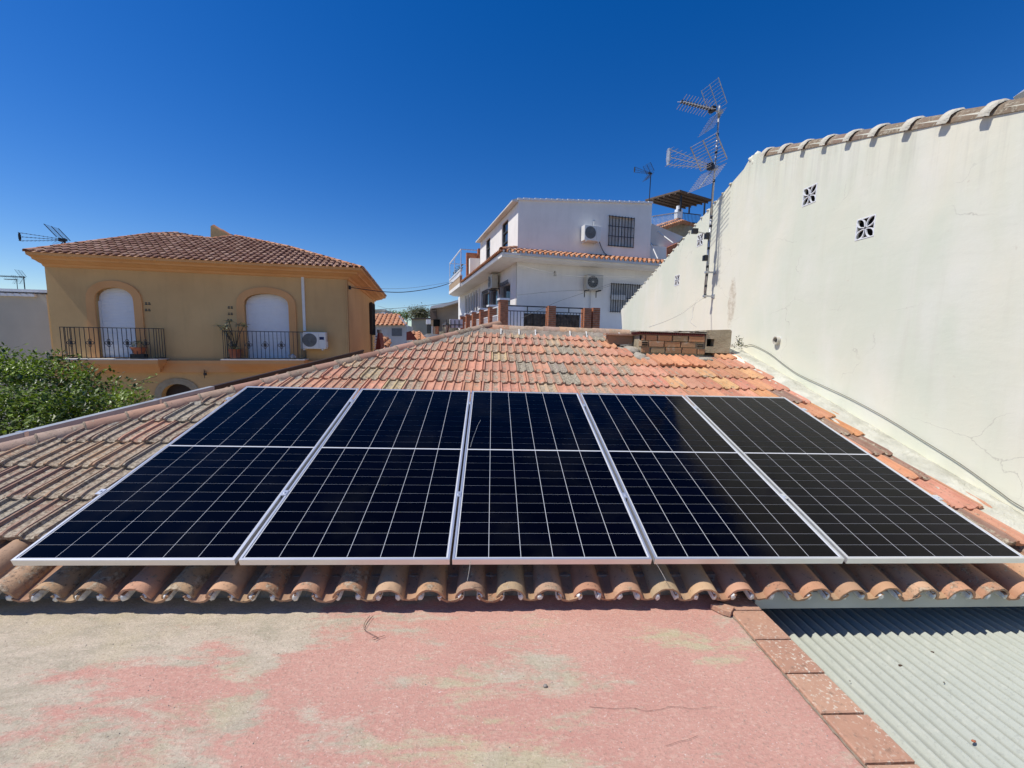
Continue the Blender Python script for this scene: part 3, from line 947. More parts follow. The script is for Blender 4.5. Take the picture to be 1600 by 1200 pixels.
# ================================================================ BRICK STUB by the wall
stub = empty('brick_stub', Matrix.Translation((4.38, 3.62, 1.0)), 'low broken wall of hollow bricks with a plastered end on the roof ridge', 'brick wall')
SB = [(0.60, 0.26, 0.11), (0.52, 0.22, 0.10), (0.50, 0.34, 0.18), (0.46, 0.30, 0.16), (0.58, 0.30, 0.15)]
core = MB(); core.box((0.01, 0.03, -0.12), (0.92, 0.40, 0.27)); core.build('mortar_core', M['tan_plaster'], stub)
lays = [(0.00, [(0.02, .12), (.15, .34), (.36, .58), (.60, .80), (.82, .915)]), (0.085, [(0.0, .10), (.115, .32), (.335, .56), (.575, .775)]), (0.17, [(0.01, .05), (.065, .22), (.235, .43), (.45, .66), (.675, .90)])]
for li, (z0, row) in enumerate(lays):
    for bi, (a, b) in enumerate(row):
        mb = MB(); jz = random.uniform(-.002, .002)
        mb.box((a, random.uniform(-.006, .004), z0 + jz), (b, 0.10, z0 + .074 + jz))
        o = mb.build('brick', M['brick'], stub)
        bv = o.modifiers.new('edge', 'BEVEL'); bv.width = .003; bv.segments = 1
        o.color = (*jit(random.choice(SB), .12), 1)
# hollow ends showing: dark cells
for (x0, z0, nx, nz, cw, ch) in ((0.012, 0.098, 3, 2, .020, .020), (0.80, 0.098, 1, 2, .085, .012)):
    for ix in range(nx):
        for iz in range(nz):
            MB().box((x0 + ix * (cw + .008), -0.012, z0 + iz * (ch + .012)), (x0 + ix * (cw + .008) + cw, -0.005, z0 + iz * (ch + .012) + ch)).build('brick_cell', M['dark'], stub)
# top course laid on edge: a row of open cells under a mortar cap
tc = MB()
tc.box((-0.03, -0.012, 0.252), (0.90, 0.35, 0.262)); tc.box((-0.03, 0.03, 0.262), (0.90, 0.35, 0.288))
for i in range(32):
    x = -0.03 + i * 0.0292
    tc.box((x, -0.012, 0.262), (x + .009, 0.03, 0.288))
tc.build('cellular_brick_course', M['maroon'], stub)
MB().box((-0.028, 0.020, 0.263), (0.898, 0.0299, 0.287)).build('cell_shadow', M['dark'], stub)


def cap_fn(u, v):
    return (-0.05 + .98 * u, -0.02 + .40 * v + .008 * noise.noise(Vector((u * 12, v * 3, 1))), 0.292 + .012 * math.sin(math.pi * v) + .008 * noise.noise(Vector((u * 16, v * 5, 7))) + (.02 if u > .3 else 0) * min(1, (u - .3) * 3))


cpm = MB().grid(cap_fn, 50, 8)
cpm.build('mortar_cap', M['mortar'], stub, smooth=True)
MB().box((-0.05, -0.018, 0.286), (0.93, 0.37, 0.296)).build('cap_slab', M['mortar'], stub)
# lid strip on the left part
MB().box((-0.42, 0.30, 0.235), (0.02, 0.44, 0.262)).build('terracotta_slab', M['coping'], stub)
MB().box((-0.38, 0.33, 0.10), (-0.01, 0.42, 0.235)).build('brick_backing', M['brick'], stub).color = (.36, .17, .10, 1)
# plastered end block with its square hole
pb = MB()
wall_face(pb, [(0.92, 0.02), (1.27, 0.02), (1.285, 0.16), (1.285, 0.335), (1.26, 0.352), (0.92, 0.335)], [[(0.935, 0.11), (1.045, 0.11), (1.045, 0.215), (0.935, 0.215)]], 0.34)
ptop = MB()
pb.add([(0.92, 0, .3345), (1.26, 0, .3515), (1.26, .34, .3515), (0.92, .34, .3345)], [(0, 1, 2, 3)])
pb.build('plastered_block', M['tan_plaster'], stub)
MB().box((0.93, 0.10, 0.10), (1.05, 0.12, 0.22)).build('dark_hole', M['dark'], stub)

def smooth_pts0(pts):
    pts = [Vector(p) for p in pts]
    return [pts[i].lerp(pts[i + 1], k / 3) for i in range(len(pts) - 1) for k in range(3)] + [pts[-1]]


# ================================================================ SOLAR PANELS
PX = [0.0, 1.0619, 2.1161, 3.1738, 4.2340]
PWID, PLEN = 1.041, 24 * .0837 + .012 + .036
names = ['leftmost of the five solar panels, beside the grey hip tiles',
         'second solar panel from the left, reflecting plain blue sky',
         'middle solar panel of the row of five, with a thin scratch in its upper half',
         'fourth solar panel from the left, half mirroring the white wall',
         'rightmost solar panel, its glass browned by the mirrored white wall']
FR = 0.011
fr = MB()
ph = 0.035
for (a, b) in (((0, 0), (PWID, FR)), ((0, PLEN - FR), (PWID, PLEN)), ((0, FR), (FR, PLEN - FR)), ((PWID - FR, FR), (PWID, PLEN - FR))):
    fr.box((a[0], a[1], -ph), (b[0], b[1], 0.0))
frame_mesh = fr.mesh('frame', M['alu'])
back_mesh = MB().box((FR - .001, FR - .001, -0.008), (PWID - FR + .001, PLEN - FR + .001, -0.0040)).mesh('backsheet', M['backsheet'])
GX, GY = 0.0032, 0.0019
cm2 = MB().add([(0, 0, 0), (.1675 - GX, 0, 0), (.1675 - GX, .0837 - GY, 0), (0, .0837 - GY, 0)], [(0, 1, 2, 3)]).mesh('solar_cell', M['cell'])
for i, px_ in enumerate(PX):
    pm = Matrix.Rotation(TH, 4, 'X') @ Matrix.Translation((px_, 0, 0))
    p = empty('solar_panel', pm, names[i], 'solar panel', 'row of solar panels on the tiled roof')
    put('frame', frame_mesh, p, (0, 0, 0))
    put('backsheet', back_mesh, p, (0, 0, 0))
    for cx in range(6):
        for cy in range(24):
            x = .018 + cx * .1675 + GX / 2; y = .018 + cy * .0837 + GY / 2 + (.012 if cy >= 12 else 0)
            put('solar_cell', cm2, p, (x, y, -0.0030))
    if i == 2:
        n_ = (0, -math.sin(TH), math.cos(TH)); sp_ = []
        for (x, y) in ((751, 656), (746.5, 664), (743, 674), (739, 684), (735, 698)):
            q_ = pm.inverted() @ Vector(onp(x, y, n_, 0)); sp_.append((q_.x, q_.y, -0.0024))
        MB().tube(smooth_pts0(sp_), .0009, 4).build('scratch', M['backsheet'], p)
# aluminium rails below and the clamps that hold the panels
rl = 0
for v in (0.51, 1.785):
    p = empty('mounting_rail', Matrix.Rotation(TH, 4, 'X') @ Matrix.Translation((-0.05, v, -0.076)), ('lower' if rl == 0 else 'upper') + ' aluminium rail crossing under all five solar panels', 'rail', 'mounting rails under the solar panels')
    MB().box((0, -0.02, 0), (5.40, 0.02, 0.0405)).build('rail_bar', M['alu_matt'], p)
    for xx in [-0.012] + [PX[i] - 0.0085 for i in range(1, 5)] + [5.287]:
        mb = MB()
        w2 = 0.008
        mb.box((xx + .05 - .0155, -0.024, 0.0765), (xx + .05 + .0155, 0.024, 0.0800))
        mb.box((xx + .05 - .005, -0.022, 0.041), (xx + .05 + .005, 0.022, 0.0765))
        mb.tube([(xx + .05, 0, .080), (xx + .05, 0, .086)], .0075, 6)
        mb.build('clamp', M['alu'], p)
    for xx in (0.4, 1.5, 2.6, 3.7, 4.9):
        MB().box((xx, -0.015, -0.06), (xx + .03, 0.015, -0.0005)).build('roof_hook', M['alu_matt'], p)
    rl += 1

# ================================================================ BIG WHITE GABLE WALL on the right
wall = empty('gable_wall', Matrix.Translation((WX, 0, 0)), 'tall whitewashed gable wall with four lattice vents on the right', 'wall')
# local: x = -(site Y) so that the face looks towards -X.  Build in (Y, Z) directly instead
PEAK = (4.10, 3.90)
SL = 0.3175


def wy(poly): return [Vector((0, y, z)) for y, z in poly]


outl = [(-5.0, -6.5), (-5.0, PEAK[1] - SL * (PEAK[0] + 5.0)), (PEAK[0] - .02, PEAK[1]), (4.20, 3.86), (4.30, 3.785), (4.46, 3.735), (6.0, 3.255), (9.80, 2.10), (9.86, 2.06), (9.78, 1.90), (9.70, 1.66), (9.64, 1.45), (9.60, -6.5)]
vents = [(2.906, 2.937), (2.100, 2.349), (5.481, 3.025), (6.312, 2.425)]
VH = 0.105


def vsq(c, h=VH): return [(c[0] - h, c[1] - h), (c[0] + h, c[1] - h), (c[0] + h, c[1] + h), (c[0] - h, c[1] + h)]


wm_ = MB()
loops = [wy(outl)] + [wy(vsq(c)) for c in vents]
# subdivide for relief: keep flat but tessellated
flat = [p for l in loops for p in l]
wm_.add(flat, [tuple(t) for t in tessellate_polygon(loops)])
for li, l in enumerate(loops):
    n = len(l); D = 0.34 if li == 0 else 0.14
    wm_.add(l + [p + Vector((D, 0, 0)) for p in l], [(i, (i + 1) % n, (i + 1) % n + n, i + n) for i in range(n)])
wm_.add([p + Vector((.34, 0, 0)) for p in loops[0]], [tuple(t) for t in tessellate_polygon([loops[0]])])
wm_.build('wall_face', M['white_wall'], wall)
for c in vents:
    vb = bpy.data.objects.new('vent_block', None); link(vb, wall); vb.location = (0, c[0], c[1])
    MB().box((0.035, -VH, -VH), (0.06, VH, VH)).build('vent_back', M['dark'], vb)
    lm = MB()
    w = 0.010
    for a, b in (((-VH, -VH), (VH, -VH + w)), ((-VH, VH - w), (VH, VH)), ((-VH, -VH + w), (-VH + w, VH - w)), ((VH - w, -VH + w), (VH, VH - w))):
        lm.box((-0.004, a[0], a[1]), (0.012, b[0], b[1]))
    # four leaf-shaped petals towards the corners
    for q in range(4):
        a0 = math.pi / 4 + q * math.pi / 2
        d = Vector((0, math.cos(a0), math.sin(a0))); e = Vector((0, -math.sin(a0), math.cos(a0)))
        Lp = VH * 1.30
        for sd in (1, -1):
            outer, inner = [], []
            for k in range(9):
                t = k / 8
                bow = 0.036 * math.sin(math.pi * t)
                outer.append(d * (0.010 + Lp * t) + e * sd * (bow + .005))
                inner.append(d * (0.010 + Lp * t) + e * sd * (bow - .005))
            for k in range(8):
                qd = [outer[k], outer[k + 1], inner[k + 1], inner[k]]
                f0 = [p + Vector((-0.003, 0, 0)) for p in qd]; f1 = [p + Vector((0.012, 0, 0)) for p in qd]
                lm.add(f0 + f1, [(0, 1, 2, 3), (0, 1, 5, 4), (3, 2, 6, 7)])
    lm.build('vent_lattice', M['shutter'], vb)
# capping along the near slope: half-round tiles running down the slope, each with a white mortar collar that juts out
dirn = Vector((0, -1, -SL)).normalized()
capm = smooth_by_angle(barrel_mesh(0.46, 0.108, 0.098, 'wall_cap_tile', 12, .012, 0.98, .01, 77))
capf = smooth_by_angle(barrel_mesh(0.32, 0.085, 0.080, 'wall_cap_tile', 12, .012, 0.9, .01, 78))
colp = [(1195, 243.6), (1223, 238), (1255, 230.6), (1289.5, 222), (1327, 213), (1367, 204), (1419, 193), (1479, 181), (1545, 167)]
ys = [atX(x, y + 2, WX).y for x, y in colp]
ys += [ys[-1] - .42 * i for i in range(1, 9)]


def wtop(y): return PEAK[1] - SL * (PEAK[0] - y)


for i, y in enumerate(ys):
    zt = wtop(y)
    za = Vector((0, -SL, 1)).normalized()
    step = (ys[i] - ys[i + 1]) if i + 1 < len(ys) else .42
    o = put('wall_cap_tile', capm, wall, (0.075, y, zt - .05), color=jit((0.24, 0.18, 0.13), .08), crust=.55)
    o.rotation_euler = (math.atan(SL) * 1.0 + math.pi, 0, 0)
    # along -Y descending: y axis of tile -> dirn ; z up
    Mx = Matrix(((-1, 0, 0, .094), (0, dirn.y, za.y, y), (0, dirn.z, za.z, zt - .045), (0, 0, 0, 1)))
    o.matrix_local = Mx
    o.scale = (1, step / 0.44, 1)
    # collar
    cb = MB(); n = 14; vs = []
    for j, (yy, rr_) in enumerate(((-.040, .101), (-.030, .116), (.030, .116), (.040, .101))):
        for m_ in range(n + 1):
            a = math.pi * (0.0 + 1.0 * m_ / n)
            q_ = rr_ * (1 + .05 * noise.noise(Vector((m_ * .5, j, i * 2.3))))
            vs.append((q_ * math.cos(a), yy + .015 * noise.noise(Vector((m_ * .5, j * .3, i * 5 + 3))), q_ * math.sin(a)))
    cb.add(vs, [(j * (n + 1) + m_, j * (n + 1) + m_ + 1, (j + 1) * (n + 1) + m_ + 1, (j + 1) * (n + 1) + m_) for j in range(3) for m_ in range(n)])
    cb.build('mortar_collar', M['collar'], wall, smooth=True).matrix_local = Matrix.Translation((-.032, 0, 0)) @ Mx
# thin verge tiles on the far slope: little lips that throw short shadows
dirf = Vector((0, 1, -0.312)).normalized()
for i in range(24):
    y = 4.62 + i * 0.216
    zt = 3.735 - (y - 4.46) * 0.3117 if y < 6 else 3.255 - (y - 6) * 0.304
    lump('mortar_lip', M['white_wall'], wall, (0.02, y, zt + 0.002), (.050, .040, .018), i * 2.7)
# rendered boss on the peak
lump('peak_boss', M['white_wall'], wall, (0.09, 4.12, 3.84), (.11, .085, .11), 3.3, sub=3)
# loose plaster scar below the peak
# pipe stub
hp = atX(1216, 532, WX)
pm_ = MB(); n = 20
def ring(r, xx, n=20): return [(xx, r * math.cos(2 * math.pi * k / n), r * 1.05 * math.sin(2 * math.pi * k / n)) for k in range(n)]
rs = [ring(.050, 0.0), ring(.050, -.045), ring(.040, -.045), ring(.040, -.003)]
vs = [p for r_ in rs for p in r_]
pm_.add(vs, [(j * n + k, j * n + (k + 1) % n, (j + 1) * n + (k + 1) % n, (j + 1) * n + k) for j in range(3) for k in range(n)])
o = pm_.build('pipe_stub', M['ac_old'], wall, smooth=False); o.location = (0, hp.y, hp.z)
o = MB().add(ring(.0399, -.006), [tuple(range(20))]).build('pipe_mouth', M['dark'], wall); o.location = (0, hp.y, hp.z)
lump('pipe_mortar', M['mortar_white'], wall, (0.012, hp.y, hp.z), (.016, .085, .085), 5.5, sub=3)

# cable clipped along the wall just above the mortar
cp = [(1150, 530), (1163, 541), (1175, 540), (1200, 552), (1225, 571), (1247, 586), (1285, 604), (1330, 625), (1385, 655), (1440, 689), (1500, 727), (1560, 770), (1600, 797)]
pts = []
for i, (x, y) in enumerate(cp):
    p = atX(x, y, WX - .014); pts.append(p + Vector((0, 0, .012)))
pts.append(Vector((WX - .006, 0.0, pts[-1].z - .17)))
pts.append(Vector((WX - .006, -1.2, pts[-1].z - .42)))


def smooth_pts(pts, n=6):
    out = []
    for i in range(len(pts) - 1):
        p0 = pts[max(i - 1, 0)]; p1 = pts[i]; p2 = pts[i + 1]; p3 = pts[min(i + 2, len(pts) - 1)]
        for k in range(n):
            t = k / n
            out.append(0.5 * ((2 * p1) + (p2 - p0) * t + (2 * p0 - 5 * p1 + 4 * p2 - p3) * t * t + (3 * p1 - p0 - 3 * p2 + p3) * t ** 3))
    out.append(pts[-1])
    return out


def cable(name, pts, r, mat, label, cat='cable', group=None, n=5):
    pts = smooth_pts([Vector(p) for p in pts])
    o0 = pts[0].copy()
    o = MB().tube([p - o0 for p in pts], r, n).build(name, mat, smooth=True); o.location = o0
    return tag(o, label, cat, group)


cable('wall_cable', pts, .0038, M['cable'], 'thin grey cable running down the foot of the white wall above the mortar')
# wiry dry weeds growing from the fillet
wd = empty('dry_weed', Matrix.Translation(atX(1308, 655, 5.98)), 'small dry wiry weed growing from the mortar below the cable', 'weed')
rr = random.Random(5); mb = MB()
for k in range(9):
    p = Vector((0, 0, -.03)); d = Vector((rr.uniform(-.3, .1), rr.uniform(-.6, .8), 1)).normalized(); pp = [p]
    for q in range(6):
        p = p + d * 0.028; d = (d + Vector((rr.uniform(-.2, .2), rr.uniform(-.5, .5), rr.uniform(-.3, .3)))).normalized(); pp.append(p)
    mb.tube(pp, .0016, 3)
mb.build('stalks', M['cable'], wd)
wd = empty('dry_weed', Matrix.Translation((5.86, 3.72, 1.17)), 'scrubby grey weed beside the plastered end of the brick stub', 'weed')
mb = MB(); mb.c = []
for k in range(60):
    p = Vector((rr.gauss(0, .035), rr.gauss(0, .035), rr.gauss(0.0, .05))); a = Vector((rr.uniform(-1, 1), rr.uniform(-1, 1), rr.uniform(-1, 1))).normalized() * .018
    b = a.cross(Vector((rr.random(), rr.random(), rr.random()))).normalized() * .006
    mb.add([p - a, p + b, p + a, p - b], [(0, 1, 2, 3)]); t = rr.random(); mb.c += [(t, t, t, 1)] * 4
mb.build('leaves', M['leaf_dull'], wd, kind='stuff')

# ================================================================ MAST AND ANTENNAS
MXX, MYY = 5.905, 4.88
mast = empty('antenna_mast', Matrix.Translation((MXX, MYY, 1.92)), 'tall galvanised mast bracketed to the white wall, carrying two television antennas', 'mast')
MB().tube([(0, 0, 0), (0, 0, 1.35)], .0185, 10).build('pole', M['galv'], mast, smooth=True)
MB().tube([(0, 0, 1.30), (0, 0, 3.06)], .0150, 10).build('pole_extension', M['galv'], mast, smooth=True)
for z in (0.035, 0.43):
    b = MB()
    b.box((-.03, -.012, z - .012), (0.143, .012, z + .012)); b.box((-.028, -.03, z - .016), (.028, .03, z + .016)); b.box((.133, -.045, z - .03), (0.144, .045, z + .03))
    b.build('bracket', M['galv'], mast)
for z, w, h in ((1.02, .055, .10), (0.66, .060, .09)):
    p = bpy.data.objects.new('junction_box', MB().box((-.085, -w / 2 - .02, -h / 2), (-.02, w / 2, h / 2)).mesh('junction_box', M['black'])); link(p, mast); p.location = (0, 0, z)
    bv = p.modifiers.new('edge', 'BEVEL'); bv.width = .006; bv.segments = 2
bb = MB(); bb.tube([(-.02, 0, 1.05), (-.30, -.10, 1.06)], .010, 6); bb.build('spur_arm', M['galv'], mast)
MB().box((-.36, -.14, 1.02), (-.27, -.08, 1.10)).build('amplifier', M['black'], mast)
for z in (0.05, .2, .38, .52, .82, 1.18, 1.32, 1.9, 2.35, 2.62, 2.9):
    MB().tube([(0, 0, z - .02), (0, 0, z + .02)], .0215, 8).build('tape_wrap', M['black'], mast)
rr = random.Random(8)
for q in range(3):
    mb = MB(); mb.tube([(0.022 * math.cos(q * 2.1 + z * 3), .022 * math.sin(q * 2.1 + z * 3), z) for z in [i * .12 + .02 for i in range(9 + q * 6)]], .0035, 4); mb.build('coax_cable', M['black'], mast)
cable('drop_cable', [(MXX, MYY, 1.94), atY(1085, 475, 4.7), atY(1065, 490, 4.6), atY(1040, 502, 4.45), atY(1014, 511, 4.3)], .004, M['cable_pale'], 'pale cable sloping left from the mast foot to the roof ridge')
cable('loop_cable', [(MXX, MYY, 1.93), atY(1092, 470, 4.80), atY(1084, 478, 4.72), atY(1082, 495, 4.6), atY(1079, 503, 4.5), atY(1088, 511, 4.3)], .004, M['cable_pale'], 'looping cable hanging from the mast foot down to the brick stub')


def corner_reflector(mb_rod, arms, size, wid, nrod, ang, r=.0035, hinge=.04):
    for sd in (1, -1):
        d = Vector((math.cos(ang), 0, sd * math.sin(ang)))
        for k in range(nrod):
            t = hinge + (size - hinge) * k / (nrod - 1)
            p = d * t
            w = wid
            mb_rod.tube([p + Vector((0, -w / 2, 0)), p + Vector((0, w / 2, 0))], r, 5)
        for yy in (-wid * .5, 0, wid * .5) if sd > 0 else (-wid * .02,):
            arms.append(([d * hinge + Vector((0, yy, 0)), d * (size + .01) + Vector((0, yy, 0))], r * 2.2))


def antenna(label, loc, head, pitch, kind, L=0.9, sc=1.0, mats=('rod', 'galv'), group=None, fine=True):
    Mx = Matrix.Translation(loc) @ Matrix.Rotation(head, 4, 'Z') @ Matrix.Rotation(-pitch, 4, 'Y') @ Matrix.Scale(sc, 4)
    a = empty('tv_antenna', Mx, label, 'antenna', group)
    rods, frm, bm_ = MB(), MB(), MB(); arms = []
    if kind == 'yagi':
        bm_.box((-.08, -.010, -.010), (L, .010, .010))
        for k in range(11):
            x = .18 + (L - .20) * k / 10
            for q in (1, -1):
                rods.tube([(x, -.13 + .02 * k / 10, q * -.055), (x, .13 - .02 * k / 10, q * .055)], .0042, 4)
            frm.box((x - .010, -.026, -.016), (x + .010, .026, .022))
        corner_reflector(rods, arms, .42, .36, 9, R(58), .0030)
        db = MB().box((.10, -.05, -.03), (.17, .05, .035))
    else:
        # three-boom antenna: booms fan out to a cap plate
        for q in (1, 0, -1):
            bm_.tube([(.10, 0, q * .025), (L, 0, q * .115)], .006, 5)
            for k in range(10):
                x = .16 + (L - .18) * k / 9; z = q * (.025 + .09 * (x - .1) / (L - .1))
                rods.tube([(x, -.085, z), (x, .085, z)], .0036, 4)
        frm.box((L - .012, -.022, -.12), (L + .010, .022, .12)); frm.box((L - .012, -.035, -.07), (L + .0095, .035, .07))
        corner_reflector(rods, arms, .46, .52, 10, R(52), .0046)
        db = MB().box((.06, -.04, -.05), (.13, .04, .045))
    bm_.box((-.05, -.03, -.03), (.02, .03, .03))
    rods.build('element_rods', M[mats[0]], a, kind='stuff')
    frm.build('rod_holders' if kind == 'yagi' else 'end_plate', M['black'] if kind == 'yagi' else M[mats[1]], a, kind='stuff' if kind == 'yagi' else None)
    bm_.build('boom', M[mats[1]], a)
    for pp2, r2 in arms: MB().tube(pp2, r2, 6).build('reflector_arm', M[mats[1]], a)
    db.build('dipole_box', M['black'], a)
    return a


HEAD = math.pi + R(14)
antenna('upper television antenna at the top of the mast, many short crossed rods', (MXX - .02, MYY - .03, 4.88), HEAD, R(1), 'yagi', 0.74, 1.0)
antenna('lower television antenna on the mast with three fanned booms and big grid reflector', (MXX - .02, MYY - .03, 4.02), math.pi + R(18), R(0), 'tri', 0.95, 1.0)

# ================================================================ ROOF TILE FACETS (for far houses)
def tile_facet(mb, O, ux, up, poly, pitch=0.22, course=0.35, r=0.075, seg=6, lips=True):
    """cover tiles laid up a slope. poly: outline in (u, v); O origin, ux along the eave, up along the slope"""
    O = Vector(O); ux = Vector(ux).normalized(); up = Vector(up).normalized(); nn = ux.cross(up).normalized()
    if nn.z < 0: nn = -nn
    us = [p[0] for p in poly]
    u = min(us) + pitch / 2
    # deck
    P = [O + ux * a + up * b for a, b in poly]
    mb.add(P, [tuple(t) for t in tessellate_polygon([P])])
    while u < max(us):
        vs_ = []
        n = len(poly)
        for i in range(n):
            (a0, b0), (a1, b1) = poly[i], poly[(i + 1) % n]
            if (a0 - u) * (a1 - u) < 0: vs_.append(b0 + (b1 - b0) * (u - a0) / (a1 - a0))
        vs_.sort()
        for q in range(0, len(vs_) - 1, 2):
            v0, v1 = vs_[q] - .03, vs_[q + 1]
            v = v0
            while v < v1 - .05:
                ve = min(v + course * 1.12, v1)
                rr_ = r * random.uniform(.94, 1.04)
                base = []
                for (vv, rad, hh) in ((v, rr_, .030), (ve, rr_ * .84, .004)):
                    for k in range(seg + 1):
                        a = math.pi * k / seg
                        base.append(O + ux * (u + rad * math.cos(a)) + up * vv + nn * (rad * .85 * math.sin(a) + hh - .005))
                mb.add(base, [(k, k + 1, seg + 2 + k, seg + 1 + k) for k in range(seg)])
                v += course
        u += pitch


def cap_run(mb, a, b, r=0.09, course=0.36, seg=6, mi=0, white=None):
    a = Vector(a); b = Vector(b); d = (b - a); L = d.length; d.normalize()
    xa = d.cross(Vector((0, 0, 1))).normalized(); za = xa.cross(d)
    s_ = 0
    while s_ < L:
        e = min(s_ + course * 1.1, L)
        vs = []
        for (t, rad) in ((s_, r), (e, r * .85)):
            for k in range(seg + 1):
                q = math.pi * k / seg
                vs.append(a + d * t + xa * rad * math.cos(q) + za * rad * math.sin(q))
        mb.add(vs, [(k, k + 1, seg + 2 + k, seg + 1 + k) for k in range(seg)], mi)
        s_ += course


def arch(x0, x1, z0, zs, zt, n=10):
    pts = [(x0, z0), (x1, z0), (x1, zs)]
    cx = (x0 + x1) / 2; hw_ = (x1 - x0) / 2
    for k in range(1, n): pts.append((cx + hw_ * math.cos(math.pi * k / n), zs + (zt - zs) * math.sin(math.pi * k / n) ** 0.8))
    pts.append((x0, zs))
    return pts


def railing(parent, x0, x1, y0, y1, z0, z1, step, motif=True, mat='iron', name='railing'):
    """three-sided balcony railing: front at y0, sides back to y1; each baluster a part"""
    b = MB()
    t = .010
    for z in (z0, z1):
        b.box((x0, y0 - .012, z - .012), (x1, y0 + .012, z + .012)); b.box((x0 - .012, y0 + .0125, z - .012), (x0 + .012, y1, z + .012)); b.box((x1 - .012, y0 + .0125, z - .012), (x1 + .012, y1, z + .012))
    root = b.build(name, M[mat], parent)
    bar = MB().tube([(0, 0, z0), (0, 0, z1)], t, 5).mesh('baluster', M[mat])
    mm = MB(); c = (z0 + z1) / 2
    mm.tube([(0, 0, z0), (0, 0, z1)], t, 5)
    for q in range(4):
        ang = q * math.pi / 2
        pc = Vector((.070 * math.cos(ang), 0, c + .082 * math.sin(ang)))
        mm.tube([pc + Vector((.038 * math.cos(w * .7854), 0, .044 * math.sin(w * .7854))) for w in range(9)], .011, 4, caps=False)
    mm.tube([(0, 0, c - .05), (0, 0, c + .05)], .032, 6)
    fancy = mm.mesh('baluster', M[mat])
    n = max(2, int((x1 - x0) / step))
    for i in range(n + 1):
        put('baluster', fancy if motif and i % 4 == 2 and i < n - 1 else bar, root, (x0 + (x1 - x0) * i / n, y0, 0))
    m = max(1, int((y1 - y0) / step))
    for i in range(1, m + 1):
        for x in (x0, x1): put('baluster', bar, root, (x, y0 + (y1 - y0) * i / m, 0))
    return root


def ac_unit(label, Mx, w=.80, h=.58, d=.30, old=False, brackets=True, dark=False, print_=False):
    """origin: lower left front corner of the casing"""
    a = empty('air_conditioner', Mx, label, 'air conditioner', None)
    m = M['ac_old'] if old else M['ac']
    o = MB().box((0, 0, 0), (w, d, h)).build('casing', m, a)
    bv = o.modifiers.new('edge', 'BEVEL'); bv.width = .018; bv.segments = 2
    cx, cz, r = w * .36, h * .52, h * .40
    MB().tube([(cx, -.004, cz), (cx, .004, cz)], r, 28).build('fan_opening', M['grille_dark' if dark or old else 'grille'], a)
    gm = MB()
    for q in range(1, 7):
        rr_ = r * q / 6.2
        gm.tube([(cx + rr_ * math.cos(k * math.pi / 12), -.010, cz + rr_ * math.sin(k * math.pi / 12)) for k in range(25)], .0035, 3, caps=False)
    for k in range(12):
        gm.tube([(cx, -.012, cz), (cx + r * math.cos(k * math.pi / 6), -.012, cz + r * math.sin(k * math.pi / 6))], .003, 3)
    gm.tube([(cx, -.018, cz), (cx, -.006, cz)], r * .18, 10)
    gm.build('fan_guard', M['grille'] if not old else M['ac_old'], a)
    MB().box((w * .72, -.003, .05), (w * .725, .002, h - .05)).build('panel_seam', M['grille'], a)
    if print_: MB().box((w * .75, -.004, h * .55), (w * .93, .001, h * .72)).build('maker_plate', M['navy'], a)
    if brackets:
        b = MB()
        for x in (w * .12, w * .85): b.box((x - .02, -.02, -.05), (x + .02, d + .12, -.004)); b.box((x - .018, d + .09, -.30), (x + .018, d + .12, -.051))
        b.build('bracket', M['ac'] if not dark else M['iron'], a)
    sd = MB()
    sd.box((w + .0005, d * .3, h * .1), (w + .03, d * .8, h * .45))
    sd.build('valve_cover', m, a)
    return a


# ================================================================ OCHRE HOUSE (left)
FB = Frame(80.4, (542, 436), 15.0)
oh = empty('ochre_house', FB.M, 'ochre two-storey house with two arched balcony doors and brown tiled roof', 'house')
WL = -9.08
d1 = arch(-7.80, -6.72, -2.90, -1.05, -0.60, 12)
d2 = arch(-3.42, -2.00, -2.98, -1.03, -0.63, 12)
la = arch(-6.15, -5.15, -6.4, -4.35, -3.82, 12)
hb = MB()
wall_face(hb, [(WL, -10), (0, -10), (0, 0.0), (WL, 0.0)], [d1, d2, la], 0.25)
# body: sides and back
hb.add([(0, 0, -10), (0, 9.3, -10), (0, 9.3, 0), (0, 0, 0)], [(0, 1, 2, 3)])
hb.add([(WL, 0.001, -10), (WL, 9.3, -10), (WL, 9.3, 0), (WL, 0.001, 0)], [(0, 1, 2, 3)])
hb.add([(WL, 9.3, -10), (0, 9.3, -10), (0, 9.3, 0), (WL, 9.3, 0)], [(0, 1, 2, 3)])
hb.add([(WL, .26, -.05), (0, .26, -.05), (0, 9.3, -.05), (WL, 9.3, -.05)], [(0, 1, 2, 3)])
hb.build('wall', M['beige'], oh)
# cornice: stepped profile running round front and right side
cor = [(0.0, -0.02), (0.06, 0.0), (0.10, 0.06), (0.20, 0.085), (0.30, 0.13), (0.40, 0.15), (0.42, 0.20), (0.52, 0.235), (0.58, 0.25), (0.60, 0.34), (0.0, 0.36)]
cb = MB()
n = len(cor)
st = [[(WL - o_, -o_, z) for o_, z in cor], [(o_, -o_, z) for o_, z in cor], [(o_, 9.3 + o_, z) for o_, z in cor]]
st[0] = [(WL - o_ * .04, -o_, z) for o_, z in cor]
vs = [p for s_ in st for p in s_]
cb.add(vs, [(j * n + k, j * n + k + 1, (j + 1) * n + k + 1, (j + 1) * n + k) for j in range(2) for k in range(n - 1)])
cb.add(st[0], [tuple(range(n))])
cb.build('cornice', M['ochre_trim'], oh)
